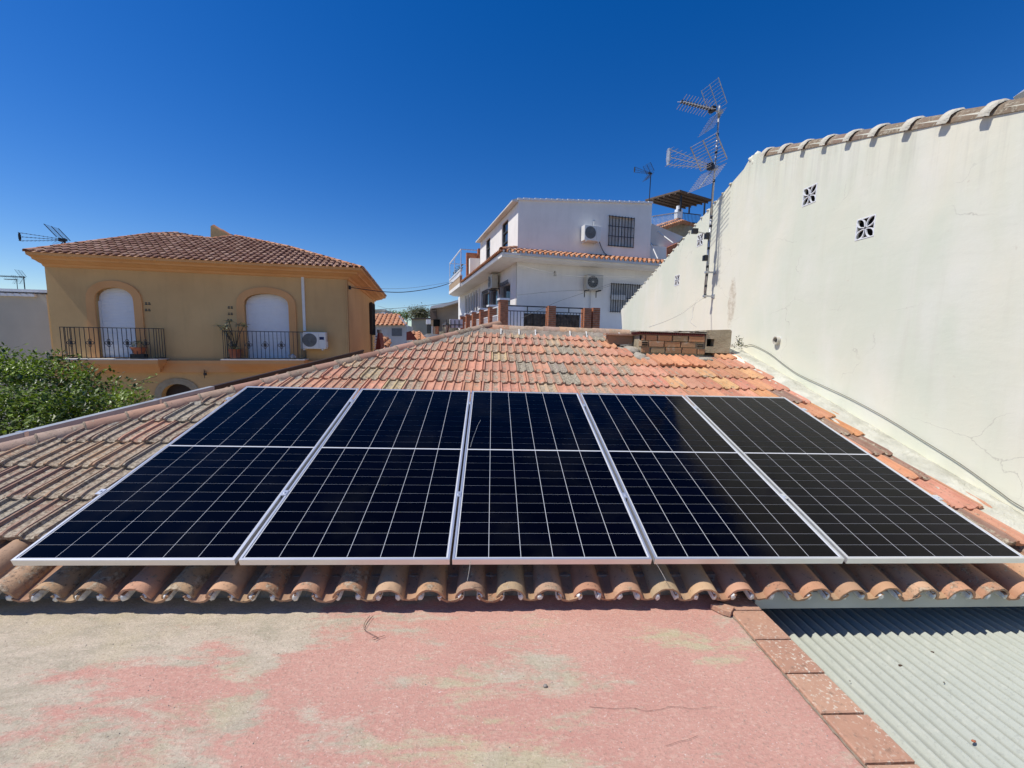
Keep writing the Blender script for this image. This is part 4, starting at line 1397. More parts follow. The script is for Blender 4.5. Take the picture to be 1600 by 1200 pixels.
# belt course with the two balcony slabs
bc = MB()
bc.box((WL, -.10, -3.42), (0.02, -.001, -3.04)); bc.box((WL, -.14, -3.12), (0.05, -.1005, -3.00))
for (a, b) in ((-8.50, -5.86), (-3.98, -1.42)):
    for k, (o_, z0, z1) in enumerate(((.62, -3.10, -2.965), (.50, -3.19, -3.101), (.34, -3.30, -3.191), (.22, -3.40, -3.301))):
        bc.box((a - .02 + .06 * k, -o_, z0), (b + .02 - .06 * k, -.1405, z1))
bc.build('belt_course', M['ochre_trim'], oh)
for (a, b) in ((-8.50, -5.86), (-3.98, -1.42)):
    MB().box((a - .03, -.64, -2.964), (b + .03, -.001, -2.93)).build('balcony_floor', M['pale'], oh)
# door surrounds
for dd, (x0, x1, z0, zs, zt) in zip((d1, d2), ((-7.80, -6.72, -2.93, -1.05, -0.60), (-3.42, -2.00, -2.93, -1.03, -0.63))):
    outer = arch(x0 - .24, x1 + .24, z0, zs - .02, zt + .22, 12); inner = arch(x0, x1, z0, zs, zt, 12)
    sm_ = MB(); k = len(outer)
    f = [(x, -.055, z) for x, z in outer] + [(x, -.055, z) for x, z in inner]
    bk = [(x, .10, z) for x, z in outer] + [(x, .10, z) for x, z in inner]
    sm_.add(f, [(i, i + 1, k + i + 1, k + i) for i in range(1, k - 1)] + [(0, k, 2 * k - 1, k - 1)])
    sm_.add([(x, -.055, z) for x, z in outer] + [(x, -.001, z) for x, z in outer], [(i, (i + 1) % k, (i + 1) % k + k, i + k) for i in range(k)])
    sm_.add([(x, -.055, z) for x, z in inner] + [(x, .14, z) for x, z in inner], [(i, (i + 1) % k, (i + 1) % k + k, i + k) for i in range(k)])
    sm_.build('door_surround', M['ochre_trim'], oh)
    dr = bpy.data.objects.new('shuttered_door', None); link(dr, oh); dr.location = (x0, 0.15, z0)
    W_, H_ = x1 - x0, zt - z0 + .02
    sh = MB()
    n_ = 46
    for i in range(n_):
        z = H_ * i / n_
        sh.add([(-.02, 0, z), (W_ + .02, 0, z), (W_ + .02, -.010, z + H_ / n_ * .72), (-.02, -.010, z + H_ / n_ * .72), (W_ + .02, 0.0, z + H_ / n_), (-.02, 0.0, z + H_ / n_)], [(0, 1, 2, 3), (3, 2, 4, 5)])
    sh.build('roller_shutter', M['shutter'], dr)
    MB().box((.0, -.05, 0), (.05, -.012, zs - z0)).build('shutter_guide', M['shutter'], dr)
    MB().box((W_ - .045, -.05, 0), (W_, -.012, zs - z0)).build('shutter_guide', M['shutter'], dr)
MB().box((-6.2, .24, -6.4), (-5.1, .26, -3.8)).build('dark_archway', M['brown_metal'], oh)
fr_ = arch(-6.35, -4.95, -6.4, -4.30, -3.62, 12); inn = la
k = len(fr_)
MB().add([(x, -.03, z) for x, z in fr_] + [(x, -.03, z) for x, z in inn], [(i, i + 1, k + i + 1, k + i) for i in range(1, k - 1)] + [(0, k, 2 * k - 1, k - 1)]).build('stone_arch_trim', M['tan_plaster'], oh)
railing(oh, -8.44, -5.92, -.58, -.03, -2.90, -1.93, .125)
railing(oh, -3.92, -1.48, -.58, -.03, -2.90, -1.97, .125)
# relief tiles set into the wall
for (x, y) in ((231, 474), (231, 484), (360, 480), (360, 490), (359, 500)):
    lx, lz = FB.at(x, y)
    b = MB()
    for sx in (-.045, .045): b.box((lx + sx - .03, -.02, lz - .05), (lx + sx + .03, -.0015, lz - .015)); b.box((lx + sx - .02, -.02, lz + .0), (lx + sx + .02, -.0015, lz + .03))
    b.build('relief_tile', M['grille_dark'], oh)
# corner pilaster strip, right
MB().box((-.10, -.028, -2.9), (-.06, -.0005, -.03)).build('downpipe', M['beige'], oh)
# right side window
sw = MB(); sw.box((0.0005, 6.6, -1.95), (.05, 7.9, -.30)); sw.build('side_window', M['iron'], oh)
for yy in (6.6, 7.25, 7.9): MB().box((.0505, yy - .03, -1.98), (.16, yy + .03, -.27)).build('window_grille_bar', M['iron'], oh)
wlx, wlz = FB.at(552, 449)
MB().box((.001, .28, -.33), (.08, .40, -.20)).build('cable_box', M['black'], oh)
lx, lz = FB.at(323, 585)
MB().tube([(lx, -.15, lz + .18), (lx, -.15, lz - .12)], .012, 5).tube([(lx + .02, -.15, lz - .02), (lx + .02, -.15, lz + .07)], .05, 6).tube([(lx, -.15, lz + .12), (lx, -.001, lz + .12)], .012, 5).build('wall_lamp', M['iron'], oh)
# roof
pr = R(22)
upv = Vector((0, math.cos(pr), math.sin(pr)))
O = Vector((0, -.62, .33))
pol = [(WL - .06, 0.0), (.62, 0.0), (-2.5, 2.95), (-5.05, 4.66), (-5.5, 3.75), (-7.0, 4.5), (-7.7, 3.95)]
rt = MB(); tile_facet(rt, O, (1, 0, 0), upv, pol)
# right-hand slope: eave runs back along x = .6
ups = Vector((-math.cos(R(19.4)), 0, math.sin(R(19.4))))
tile_facet(rt, Vector((.62, -.62, .33)), (0, 1, 0), ups, [(0, 0), (10.4, 0), (7.6, 3.2), (2.74, 3.28)])
rt.add([(WL - .02, .0, .30), (.6, .0, .30), (.6, 9.9, .30), (WL - .02, 9.9, .30)], [(0, 1, 2, 3)])
rt.build('roof_tiles', M['far_tile'], oh, kind='stuff')


def rp(u, v): return O + Vector((u, 0, 0)) + upv * v


cr = MB()
cap_run(cr, rp(.60, .02) - Vector((0, 0, .01)), rp(-2.5, 2.95) - Vector((0, 0, .01)), .085, .36)
cap_run(cr, rp(-2.5, 2.95) - Vector((0, 0, .01)), rp(-5.0, 4.66) - Vector((0, 0, .01)), .085, .36)
cap_run(cr, rp(-5.05, 4.55) - Vector((0, 0, .01)), rp(-5.5, 3.75) - Vector((0, 0, .01)), .08, .36)
cap_run(cr, rp(-5.5, 3.75) - Vector((0, 0, .01)), rp(-7.7, 3.95) - Vector((0, 0, .01)), .08, .36)
cap_run(cr, rp(WL - .04, .05) - Vector((0, 0, .01)), rp(-7.7, 3.95) - Vector((0, 0, .01)), .085, .36)
cap_run(cr, rp(-7.7, 3.95) - Vector((0, 0, .01)), rp(-7.0, 4.5) - Vector((0, 0, .01)), .085, .36)
cr.build('hip_cap_tiles', [M['far_tile_orange']], oh, kind='stuff')
# little parapet wedge by the ridge (chimney wall)
y_w = O.y + 3.3 * math.cos(pr)
fw = Frame(80.4, (542, 436), 15.0)
wpix = [(329, 378), (329, 353), (331, 352), (366, 372), (368, 378)]
wp = [fw.at(x, y, -4.0) for x, y in wpix]
MB().prism([(a, 4.0, b) for a, b in wp], (0, .35, 0)).build('roof_parapet', M['beige'], oh)
cc = MB(); cap_run(cc, (wp[2][0] - .05, 4.17, wp[2][1] - .06), (wp[3][0], 4.17, wp[3][1] - .06), .15, .36)
cc.build('parapet_cap', M['far_tile_orange'], oh)
wp = [fw.at(x, y, -4.3) for x, y in ((262, 374), (262, 366.5), (268, 364.5), (276, 365.5), (277, 374))]
MB().prism([(a, 4.3, b) for a, b in wp], (0, .5, 0)).build('chimney', M['beige'], oh)
tag(oh, kind=None)
# white cable trunking and the outdoor unit
lx, lz = FB.at(473, 433); lx2, lz2 = FB.at(477, 517)
o = MB().box((-.045, -.05, lz2 - lz), (.045, -.001, 0)).build('cable_trunking', M['ac']); o.matrix_world = FB.M @ Matrix.Translation((lx, 0, lz))
tag(o, 'vertical white cable trunking from the ochre cornice to the outdoor unit', 'trunking')
lx, lz = FB.at(470, 545, .36)
ac_unit('white outdoor air conditioning unit with round fan on the ochre wall', FB.M @ Matrix.Translation((lx, -.36, lz)), .84, .60, .30, print_=True)


# ---- potted plants on the balconies
def pot_mesh(r0, r1, h, n=16):
    mb = MB(); vs = []
    for (r, z) in ((r0, 0), (r1 * .96, h * .85), (r1 * 1.06, h * .86), (r1 * 1.06, h), (r1 * .92, h), (r1 * .88, h * .9)):
        vs += [(r * math.cos(2 * math.pi * k / n), r * math.sin(2 * math.pi * k / n), z) for k in range(n)]
    mb.add(vs, [(j * n + k, j * n + (k + 1) % n, (j + 1) * n + (k + 1) % n, (j + 1) * n + k) for j in range(5) for k in range(n)])
    mb.add([(r1 * .88 * math.cos(2 * math.pi * k / n), r1 * .88 * math.sin(2 * math.pi * k / n), h * .9) for k in range(n)], [tuple(range(n))])
    mb.add([(r0 * math.cos(2 * math.pi * k / n), r0 * math.sin(2 * math.pi * k / n), 0.0) for k in range(n)], [tuple(range(n))])
    return mb


def leaf_quad(mb, p, d, L, w, t, fold=.25):
    d = d.normalized(); sd = d.cross(Vector((0, 0, 1)))
    if sd.length < .05: sd = Vector((1, 0, 0))
    sd = sd.normalized(); nrm = sd.cross(d)
    m = p + d * L * .5 - nrm * L * .02
    e = p + d * L - Vector((0, 0, L * fold))
    mb.add([p, m + sd * w, e, m - sd * w, m - nrm * w * .25], [(0, 1, 4), (1, 2, 4), (2, 3, 4), (3, 0, 4)])
    mb.c += [(t, t, t, 1)] * 5


lx, lz = FB.at(368, 560, .30)
pp = empty('potted_plant', FB.M @ Matrix.Translation((lx, -.30, -2.93)), 'tall potted plant with pale whorled leaves on the right-hand balcony', 'potted plant')
pot_mesh(.15, .20, .34).build('pot', M['pot'], pp)
stm, lf = MB(), MB(); lf.c = []
rr = random.Random(3)
tips = [(360, 503), (348, 512), (338, 508), (352, 519), (372, 507), (384, 508), (357, 510), (366, 540), (372, 545)]
for (tx, ty) in tips:
    tlx, tlz = FB.at(tx, ty, .35)
    e = Vector((tlx - lx, -.05 + rr.uniform(-.15, .1), tlz + 2.93)); s0 = Vector((rr.uniform(-.04, .04), rr.uniform(-.04, .04), .3))
    mid = s0.lerp(e, .5) + Vector((rr.uniform(-.06, .06), 0, .08))
    stm.tube(smooth_pts([s0, mid, e], 4), .012, 5)
    for k in range(16):
        a = 2 * math.pi * k / 16 * 1.6; el = rr.uniform(-.35, .7)
        leaf_quad(lf, e, Vector((math.cos(a) * math.cos(el), math.sin(a) * math.cos(el), math.sin(el))), rr.uniform(.14, .24), .026, rr.uniform(.2, 1) if tx < 356 and ty < 530 else rr.uniform(0, .35))
stm.build('stem', M['bark'], pp); lf.build('foliage', M['leaf_pale'], pp, kind='stuff')
lx, lz = FB.at(217, 550, .42)
pp = empty('potted_plant', FB.M @ Matrix.Translation((lx, -.42, -2.93)), 'bushy low plant in an orange pot on the left-hand balcony', 'potted plant')
o = pot_mesh(.13, .21, .22).build('pot', M['pot'], pp); o.location = (0, 0, .16)
MB().box((-.2, -.1, 0), (.2, .1, .159)).build('pot_stand', M['iron'], pp)
lf = MB(); lf.c = []
for k in range(200):
    a = rr.uniform(0, 6.28); el = rr.uniform(0, 1.4); q = Vector((math.cos(a) * math.cos(el) * .17, math.sin(a) * math.cos(el) * .15, .38 + math.sin(el) * .20))
    leaf_quad(lf, q, Vector((math.cos(a), math.sin(a), rr.uniform(-.3, .8))), .07, .018, rr.uniform(0, .6) if q.x > -.03 else rr.uniform(.5, 1))
lf.build('foliage', M['leaf_pale'], pp, kind='stuff')
lx, lz = FB.at(458, 561, .40)
pp = empty('garden_ornament', FB.M @ Matrix.Translation((lx, -.40, -2.93)), 'small pale stone figure at the right end of the right-hand balcony', 'ornament')
lump('body', M['pale'], pp, (0, 0, .09), (.10, .07, .09), 1.0); lump('head', M['pale'], pp, (-.12, 0, .14), (.05, .05, .05), 2.0)
lump('base', M['stone'], pp, (0.02, 0, .02), (.16, .09, .02), 4.0)

# ================================================================ NEIGHBOUR on the far left
FN = Frame(80.4, (72, 460), 14.72)
nb = empty('pale_house', FN.M, 'pale low house with corrugated roof edge left of the ochre house', 'house')
b = MB(); b.box((-14, 0.0, -8), (0, 6, 0)); b.build('wall', M['cream'], nb)
b = MB(); b.box((-14, -.10, -.10), (-.28, -.001, .0)); b.build('eave_gutter', M['shutter'], nb)
b = MB()
for i in range(70): b.tube([(-13.9 + i * .2, -.14, .012), (-13.9 + i * .2, .5, .030)], .026, 6)
b.build('roof_ridges', M['grille'], nb, kind='stuff')
MB().box((-14, .1, .07), (0.0, 6, .17)).build('parapet', M['shutter'], nb)

# ================================================================ WHITE HOUSE (centre)
FW = Frame(76.5, (808, 402), 17.5)
wh = empty('white_house', FW.M, 'white two-storey house with red tile canopy and barred windows', 'house')


def fw_rect(x0, y0, x1, y1, off=0):
    a = FW.at(x0, y0, off); b_ = FW.at(x1, y1, off)
    return [(a[0], b_[1]), (b_[0], b_[1]), (b_[0], a[1]), (a[0], a[1])]


# upper storey: front wall with a barred window
uh = [(4.33, .82), (5.62, .82), (5.62, 2.12), (4.33, 2.12)]
b = MB()
wall_face(b, [(0.02, 0.0), (6.56, 0.0), (6.56, 2.93), (0.02, 2.40)], [uh], .16)
b.build('upper_wall', M['white_house'], wh)
# left side wall (runs back along local y), openings seen obliquely: y range of the openings
sw = MB()
side = [[Vector((0, y, z)) for y, z in [(0, 0), (7.7, 0), (7.7, 2.40), (0, 2.40)]]] + [[Vector((0, y, z)) for y, z in h] for h in ([(1.55, .62), (2.65, .62), (2.65, 2.02), (1.55, 2.02)], [(5.1, .55), (6.1, .55), (6.1, 2.02), (5.1, 2.02)])]
flat = [p + Vector((.018, 0, 0)) for l in side for p in l]
sw.add(flat, [tuple(t) for t in tessellate_polygon(side)])
for l in side[1:]:
    sw.add([p + Vector((.018, 0, 0)) for p in l] + [p + Vector((.18, 0, 0)) for p in l], [(i, (i + 1) % 4, (i + 1) % 4 + 4, i + 4) for i in range(4)])
sw.build('side_wall', M['white_house'], wh)
b = MB(); b.box((0.2, .2, .0), (6.5, 7.6, 2.30)); b.build('inner_wall', M['curtain'], wh)
b = MB()
b.add([(-.02, -.06, 2.40), (6.62, -.06, 2.94), (6.62, 7.75, 2.94), (-.02, 7.75, 2.40)], [(0, 1, 2, 3)])
b.add([(-.25, -.02, 2.34), (-.25, 7.8, 2.34), (-.02, 7.8, 2.42), (-.02, -.02, 2.42)], [(0, 1, 2, 3)])
b.add([(-.25, -.02, 2.28), (-.25, 7.8, 2.28), (0, 7.8, 2.28), (0, -.02, 2.28)], [(0, 1, 2, 3)])
b.add([(-.25, -.02, 2.28), (-.25, 7.8, 2.28), (-.25, 7.8, 2.34), (-.25, -.02, 2.34)], [(0, 1, 2, 3)])
b.add([(-.25, -.02, 2.28), (0, -.02, 2.28), (0, -.02, 2.42), (-.25, -.02, 2.34)], [(0, 1, 2, 3)])
b.add([(6.56, 0, 0), (6.56, 7.7, 0), (6.56, 7.7, 2.93), (6.56, 0, 2.93)], [(0, 1, 2, 3)])
b.build('upper_roof', M['pale'], wh)
# white verge tiles along the upper edge of the front
vt = MB()
for i in range(26):
    x0 = -.02 + i * .2535; z0 = 2.40 + .53 * (x0 / 6.56)
    vt.box((x0, -.075, z0 - .045 + .004 * (i % 2)), (x0 + .235, .12, z0 + .035 + .012 * (i % 2)))
vt.build('verge_tiles', M['shutter'], wh)


def bars_window(parent, x0, z0, x1, z1, y, nb_, ns, fill, name='barred_window', inner=.12, sill=True):
    w = bpy.data.objects.new(name, None); link(w, parent); w.location = (x0, y, z0)
    W_, H_ = x1 - x0, z1 - z0
    MB().box((0, inner, 0), (W_, inner + .02, H_)).build('pane', fill, w)
    g_ = MB()
    for i in range(nb_ + 1): g_.box((W_ * i / nb_ - .012, -.06, -.03), (W_ * i / nb_ + .012, -.036, H_ + .03))
    for i in range(ns + 1): g_.box((-.02, -.036, H_ * i / ns - .012), (W_ + .02, -.012, H_ * i / ns + .012))
    g_.build('grille', M['iron'], w)
    if sill:
        f_ = MB()
        for xx in (0.0, W_ / 2 - .02, W_ - .04): f_.box((xx, inner - .05, 0), (xx + .04, inner - .001, H_))
        f_.build('frame', M['ac'], w)
    return w


bars_window(wh, 4.33, .82, 5.62, 2.12, -.01, 8, 3, M['curtain'])
for (y0, z0, y1, z1) in ((1.55, .62, 2.65, 2.02), (5.1, .55, 6.1, 2.02)):
    w = bpy.data.objects.new('side_window', None); link(w, wh); w.location = (.018, y0, z0)
    MB().box((.10, 0, 0), (.12, y1 - y0, z1 - z0)).build('pane', M['glass'], w)
    g_ = MB()
    g_.box((.05, .0, 0), (.099, .08, z1 - z0)); g_.box((.05, y1 - y0 - .08, 0), (.099, y1 - y0, z1 - z0))
    for i in range(4): g_.box((.04, .0801, (z1 - z0) * i / 3 - .02), (.099, y1 - y0 - .0801, (z1 - z0) * i / 3 + .03))
    g_.build('frame', M['grille_dark'], w)
# canopy slab all round at local z about 0, tile strip on its edge
OV = .92
sl_ = MB()
sl_.box((-OV, -OV, -.20), (7.6, -.001, -.02)); sl_.box((-OV, .0, -.20), (-.001, 9.0, -.02))
sl_.box((-OV + .08, -OV - .07, -.12), (7.6, -OV - .001, -.04)); 
sl_.build('canopy_slab', M['white_house'], wh)
for i, (bx_) in enumerate((0,)):
    mbx = MB(); mbx.box((-OV + .75, -OV - .12, -.13), (7.6, -OV - .0705, -.03)); mbx.build('eave_gutter', M['pale'], wh)
mb = MB(); mb.add([(-OV - .002, -OV * .4, -.205), (-OV - .002, 9.0, -.205), (-OV - .04, 9.0, -.12), (-OV - .04, -OV * .4, -.12)], [(0, 1, 2, 3)])
mb.build('slab_edge', M['shutter'], wh)
ct = MB()
pc = R(19)
tile_facet(ct, (-OV - .06, -OV - .06, .0), (1, 0, 0), (0, math.cos(pc), math.sin(pc)), [(0, 0), (8.6, 0), (8.6, 1.0), (.98, 1.0)], .235, .36, .085)
tile_facet(ct, (-OV - .06, -OV - .06, .0), (0, 1, 0), (math.cos(pc), 0, math.sin(pc)), [(0, 0), (9.9, 0), (9.9, .98), (.98, .98)], .235, .36, .085)
# channel lips seen from below
for i in range(36):
    x = -OV - .06 + .235 * i
    if x < -OV: continue
    vs = []
    for yy in (-OV - .10, -OV + .2):
        for k in range(6):
            a = math.pi * k / 5; vs.append((x + .08 * math.cos(a), yy, .05 - .075 * math.sin(a) + (yy + OV + .1) * .33))
    ct.add(vs, [(k, k + 1, 7 + k, 6 + k) for k in range(5)])
ct.build('canopy_tiles', M['far_tile_orange'], wh, kind='stuff')
cw = MB(); cap_run(cw, (-OV - .05, -OV - .05, .06), (-.05, -.05, .38), .10, .36)
cw.build('hip_cap_tiles', M['far_tile_orange'], wh, kind='stuff')
wt = MB()
for i in range(33):                                  # white mortar plugs between the tile mouths
    x = -OV + .06 + .235 * i
    wt.tube([(x, -OV - .07, .022), (x, -OV - .02, .028)], .045, 7)
wt.build('tile_mouth_mortar', M['shutter'], wh, kind='stuff')
# lower storey
gx0, gx1, gz0, gz1 = 4.54, 6.15, -2.16, -.88
b = MB()
wall_face(b, [(0.0, -8), (8.6, -8), (8.6, -.201), (0.0, -.201)], [[(gx0, gz0), (gx1, gz0), (gx1, gz1), (gx0, gz1)]], .14)
b.build('lower_wall', M['white_house'], wh)
bars_window(wh, gx0, gz0, gx1, gz1, -.05, 13, 2, M['curtain'])
lb = MB(); xx, zz = gx0, gz0
lb.box((gx0 - .01, -.105, gz0 + .55), (gx0 + .78, -.08, gz0 + .78)); lb.build('lattice_panel', M['curtain'], wh)
sd = MB()
openings = [(1.0, 2.6, -2.35, -.95), (3.3, 4.7, -3.2, -.95), (5.1, 6.7, -2.35, -.9)]
loops = [[Vector((0, y, z)) for y, z in [(0, -8), (16.0, -8), (16.0, -.201), (0, -.201)]]] + [[Vector((0, a, z0)), Vector((0, b_, z0)), Vector((0, b_, z1)), Vector((0, a, z1))] for a, b_, z0, z1 in openings] 
flat = [p for l in loops for p in l]
sd.add(flat, [tuple(t) for t in tessellate_polygon(loops)])
for l in loops[1:]: sd.add(l + [p + Vector((.14, 0, 0)) for p in l], [(i, (i + 1) % 4, (i + 1) % 4 + 4, i + 4) for i in range(4)])
sd.build('lower_side_wall', M['white_house'], wh)
for a, b_, z0, z1 in openings:
    w = bpy.data.objects.new('side_opening', None); link(w, wh); w.location = (0, a, z0)
    MB().box((.13, 0, 0), (.139, b_ - a, z1 - z0)).build('pane', M['glass'], w)
    g_ = MB(); H_ = z1 - z0
    for i in range(9): g_.tube([(-.10, (b_ - a) * i / 8, 0), (-.10, (b_ - a) * i / 8, H_ + .02)], .014, 4)
    for z in (0, H_ * .5, H_): g_.box((-.112, -.02, z - .015), (-.088, b_ - a + .02, z + .015))
    for i in range(8):
        yc = (b_ - a) * (i + .5) / 8
        g_.tube([(-.10, yc + .07 * math.cos(q * .7854), H_ + .09 + .07 * math.sin(q * .7854)) for q in range(9)], .012, 4, caps=False)
    g_.build('grille', M['iron'], w)
# porch posts and dark openings further along the side
pp_ = MB()
for y in (7.6, 8.4, 9.2, 10.2, 11.2, 12.2): pp_.box((-.12, y, -3.2), (-.001, y + .16, -.45))
pp_.build('porch_post', M['white_house'], wh)
db = MB()
for y in (7.8, 8.6, 9.5, 10.5, 11.5): db.box((-.03, y + .0, -2.8), (-.0015, y + .55, -.65))
db.build('porch_window', M['grille_dark'], wh)
# far end: curved slab and roof terrace parapet
FE = MB()
bot = []
for k in range(9):
    a = math.pi / 2 * k / 8
    bot.append((-OV + 0.0 + .0, 0, 0))
FE.prism([(-OV - .10, 9.0, -.20), (-OV - .10, 14.0, -.20), (-.5, 15.2, -.20), (4.0, 15.4, -.20), (4.0, 9.0, -.20)], (0, 0, .22))
FE.build('terrace_slab', M['white_house'], wh)
MB().prism([(-OV - .09, 9.01, .021), (-OV - .09, 13.95, .021), (-OV + .06, 13.95, .021), (-OV + .06, 9.01, .021)], (0, 0, .42)).build('brick_parapet', M['tan'], wh)
MB().prism([(-OV - .11, 9.0, .442), (-OV - .11, 14.0, .442), (-OV + .08, 14.0, .442), (-OV + .08, 9.0, .442)], (0, 0, .08)).build('parapet_sill', M['shutter'], wh)
tb = MB()
for i in range(10): tb.box((-OV - .05, 9.1 + i * .52, .523), (-OV + .0, 9.45 + i * .52, .80))
tb.box((-OV - .09, 9.0, .801), (-OV + .06, 14.0, .87))
tb.build('terrace_balustrade', M['shutter'], wh)
ca = MB()
for y in (8.95, 11.6, 14.0): ca.box((-OV - .05, y, .88 if y > 9 else .5), (-OV + .0, y + .05, 2.05))
ca.box((-OV - .055, 8.9, 2.05), (-OV + .0, 14.05, 2.10)); ca.box((-OV, 8.9, 2.05), (1.2, 8.95, 2.10)); ca.box((-OV, 14, 2.05), (1.2, 14.05, 2.10))
ca.build('terrace_frame', M['shutter'], wh)
MB().box((-OV + .2, 8.2, .02), (-.05, 8.45, 1.75)).build('brick_screen', M['red_brick'], wh)
MB().box((.0, 8.2, 1.15), (1.8, 8.5, 2.05)).build('brick_screen', M['red_brick'], wh)
MB().box((-.60, 7.72, .30), (.5, 8.1, 1.35)).build('terrace_wall', M['white_house'], wh)
pl = MB(); pl.c = []
for k in range(160):
    leaf_quad(pl, Vector((-OV + .1 + rr.uniform(-.1, .15), 9.6 + rr.uniform(0, 3.4), .9 + rr.uniform(0, .35))), Vector((rr.uniform(-1, 1), rr.uniform(-1, 1), rr.uniform(0, 1))), .16, .04, rr.uniform(0, .5))
pl.build('terrace_plants', M['leaf_dull'], wh, kind='stuff')
# wall lamp, cable runs
lx, lz = FW.at(865, 427)
wl = empty('wall_lantern', FW.M @ Matrix.Translation((lx, -.02, lz)), 'small lantern high on the white wall left of the lower air conditioner', 'lantern')
MB().tube([(0, 0, .0), (0, -.12, .08), (0, -.16, .02)], .012, 5).build('arm', M['iron'], wl)
MB().tube([(0, -.16, .04), (0, -.16, -.14)], [.03, .075], 6).build('lantern_body', M['ac_old'], wl)
# outdoor units on the white house
a1 = FW.at(913, 375, .42)
ac_unit('upper outdoor unit on the white house, left of the upper barred window', FW.M @ Matrix.Translation((a1[0], -.42, a1[1])), .80, .66, .34)
a2 = FW.at(917, 452, .42)
ac_unit('yellowed outdoor unit under the canopy, left of the lower barred window', FW.M @ Matrix.Translation((a2[0], -.42, a2[1])), .80, .66, .32, old=True, dark=True)
Ms = FW.M @ Matrix.Translation((-.45, 3.55, -.98)) @ Matrix.Rotation(-math.pi / 2, 4, 'Z')
ac_unit('outdoor unit on the shaded side of the white house above the side doors', Ms, .80, .66, .32, old=True, dark=True)
p0 = FW.M @ Vector((a1[0] + .62, -.05, a1[1] + .65))
cable('condensate_pipe', [p0, p0 + Vector((0, 0, .25)), p0 + Vector((.03, .02, .34))], .035, M['ac'], 'short white pipe rising above the upper outdoor unit', 'pipe')
q = FW.M @ Vector((a2[0] + .38, -.06, a2[1]))
cable('drain_hose', [q, q + Vector((0, 0, -.6)), q + Vector((0, 0, -1.4))], .022, M['pale'], 'pale vertical drain hose below the yellowed outdoor unit', 'hose')
pts = [FW.M @ Vector((*[(FW.at(x, y, .1)[0])], -.1, FW.at(x, y, .1)[1])) for x, y in ((935, 373), (939, 385), (945, 396), (955, 402))]
cable('black_hose', pts, .018, M['black'], 'black hose drooping from the upper outdoor unit to the canopy tiles', 'hose')

# ---- terrace fence with brick pillars in front of the white house
tf = empty('terrace_fence', FW.M, 'iron terrace fence between brick pillars in front of the white house', 'fence')
bz0 = -3.6
pill = []
for (x, y, topz) in ((-1.30, -2.60, -2.10), (.57, -2.60, -2.24), (2.05, -2.60, -2.27), (2.42, -2.60, -2.25)):
    pill.append((x, y, topz))
sidep = []
for i in range(1, 6): sidep.append((-1.30 - .02 * i, -2.60 + 1.62 * i, -2.10 - .10 * (i > 0) - .015 * i))


def brick_pillar(x, y, zt, w=.30, cap=True):
    p = bpy.data.objects.new('brick_pillar', None); link(p, tf); p.location = (x, y, 0)
    MB().box((-w / 2 + .006, -w / 2 + .006, bz0), (w / 2 - .006, w / 2 - .006, zt)).build('mortar_joint', M['mortar'], p)
    bm_ = MB(); z = bz0; k = 0
    while z < zt - .02:
        h = min(.058, zt - z)
        bm_.box((-w / 2, -w / 2, z), (w / 2, w / 2, z + h)); z += .072; k += 1
    bm_.build('brick_courses', M['red_brick'], p, kind='stuff')
    if cap:
        MB().box((-w / 2 - .04, -w / 2 - .04, zt + .001), (w / 2 + .04, w / 2 + .04, zt + .07)).build('pillar_cap', M['shutter'], p)


for k, (x, y, z) in enumerate(pill): brick_pillar(x, y, z, cap=(k == 0))
for (x, y, z) in sidep: brick_pillar(x, y, z)
b = MB()
for (a, b_) in ((-1.15, .42), (.72, 1.90)):
    z1 = -2.30
    b.box((a, -2.62, z1), (b_, -2.58, z1 + .04)); b.box((a, -2.61, z1 - .18), (b_, -2.59, z1 - .15)); b.box((a, -2.61, bz0 + .1), (b_, -2.59, bz0 + .13))
    n = int((b_ - a) / .13)
    for i in range(n + 1): b.tube([(a + (b_ - a) * i / n, -2.6, bz0), (a + (b_ - a) * i / n, -2.6, z1 - .16)], .012, 4)
    b.tube([((a + b_) / 2, -2.6, z1 - .16), ((a + b_) / 2, -2.6, z1)], .02, 5)
b.build('railing', M['iron'], tf)
b = MB()
ys_ = [-2.60] + [p[1] for p in sidep]
for i in range(5):
    y0, y1 = ys_[i] + .15, ys_[i + 1] - .15; x = -1.32
    for z in (-2.30, -2.62, -3.2): b.box((x - .02, y0, z), (x + .02, y1, z + .035))
    for j in range(9): b.tube([(x, y0 + (y1 - y0) * j / 8, -3.3), (x, y0 + (y1 - y0) * j / 8, -2.6)], .012, 4)
b.build('railing', M['shutter'], tf)
MB().box((-1.5, -2.75, -8), (8, -2.45, bz0 + .05)).build('base_wall', M['tan_plaster'], tf)
b = MB(); b.box((-1.46, -2.449, -8), (-1.2, 6.2, -3.02)); b.build('low_brick_wall', M['red_brick'], tf)
MB().box((-1.2, -2.3, -8), (9, -.0, -3.5)).build('paving', M['pale'], tf)
# dark stone-faced low wall behind the railing, with a white block end
MB().box((.0, -.9, -3.5), (2.6, -.75, -2.42)).build('stone_wall', M['dark_stone'], tf)
MB().box((-1.0, -1.15, -3.5), (-.02, -.95, -2.12)).build('white_panel', M['shutter'], tf)

# ================================================================ PERGOLA HOUSE behind
FP = Frame(76.5, (1060, 350), 25.0)
ph_ = empty('rooftop_house', FP.M, 'house with brown flat canopy and railed roof terrace behind the white house', 'house')


def fpoly(frame, parent, name, pix, off, depth, mat):
    P = [frame.at(x, y, off) for x, y in pix]
    return MB().prism([(a, -off, b_) for a, b_ in P], (0, depth, 0)).build(name, mat, parent)


PMI = FP.M.inverted()
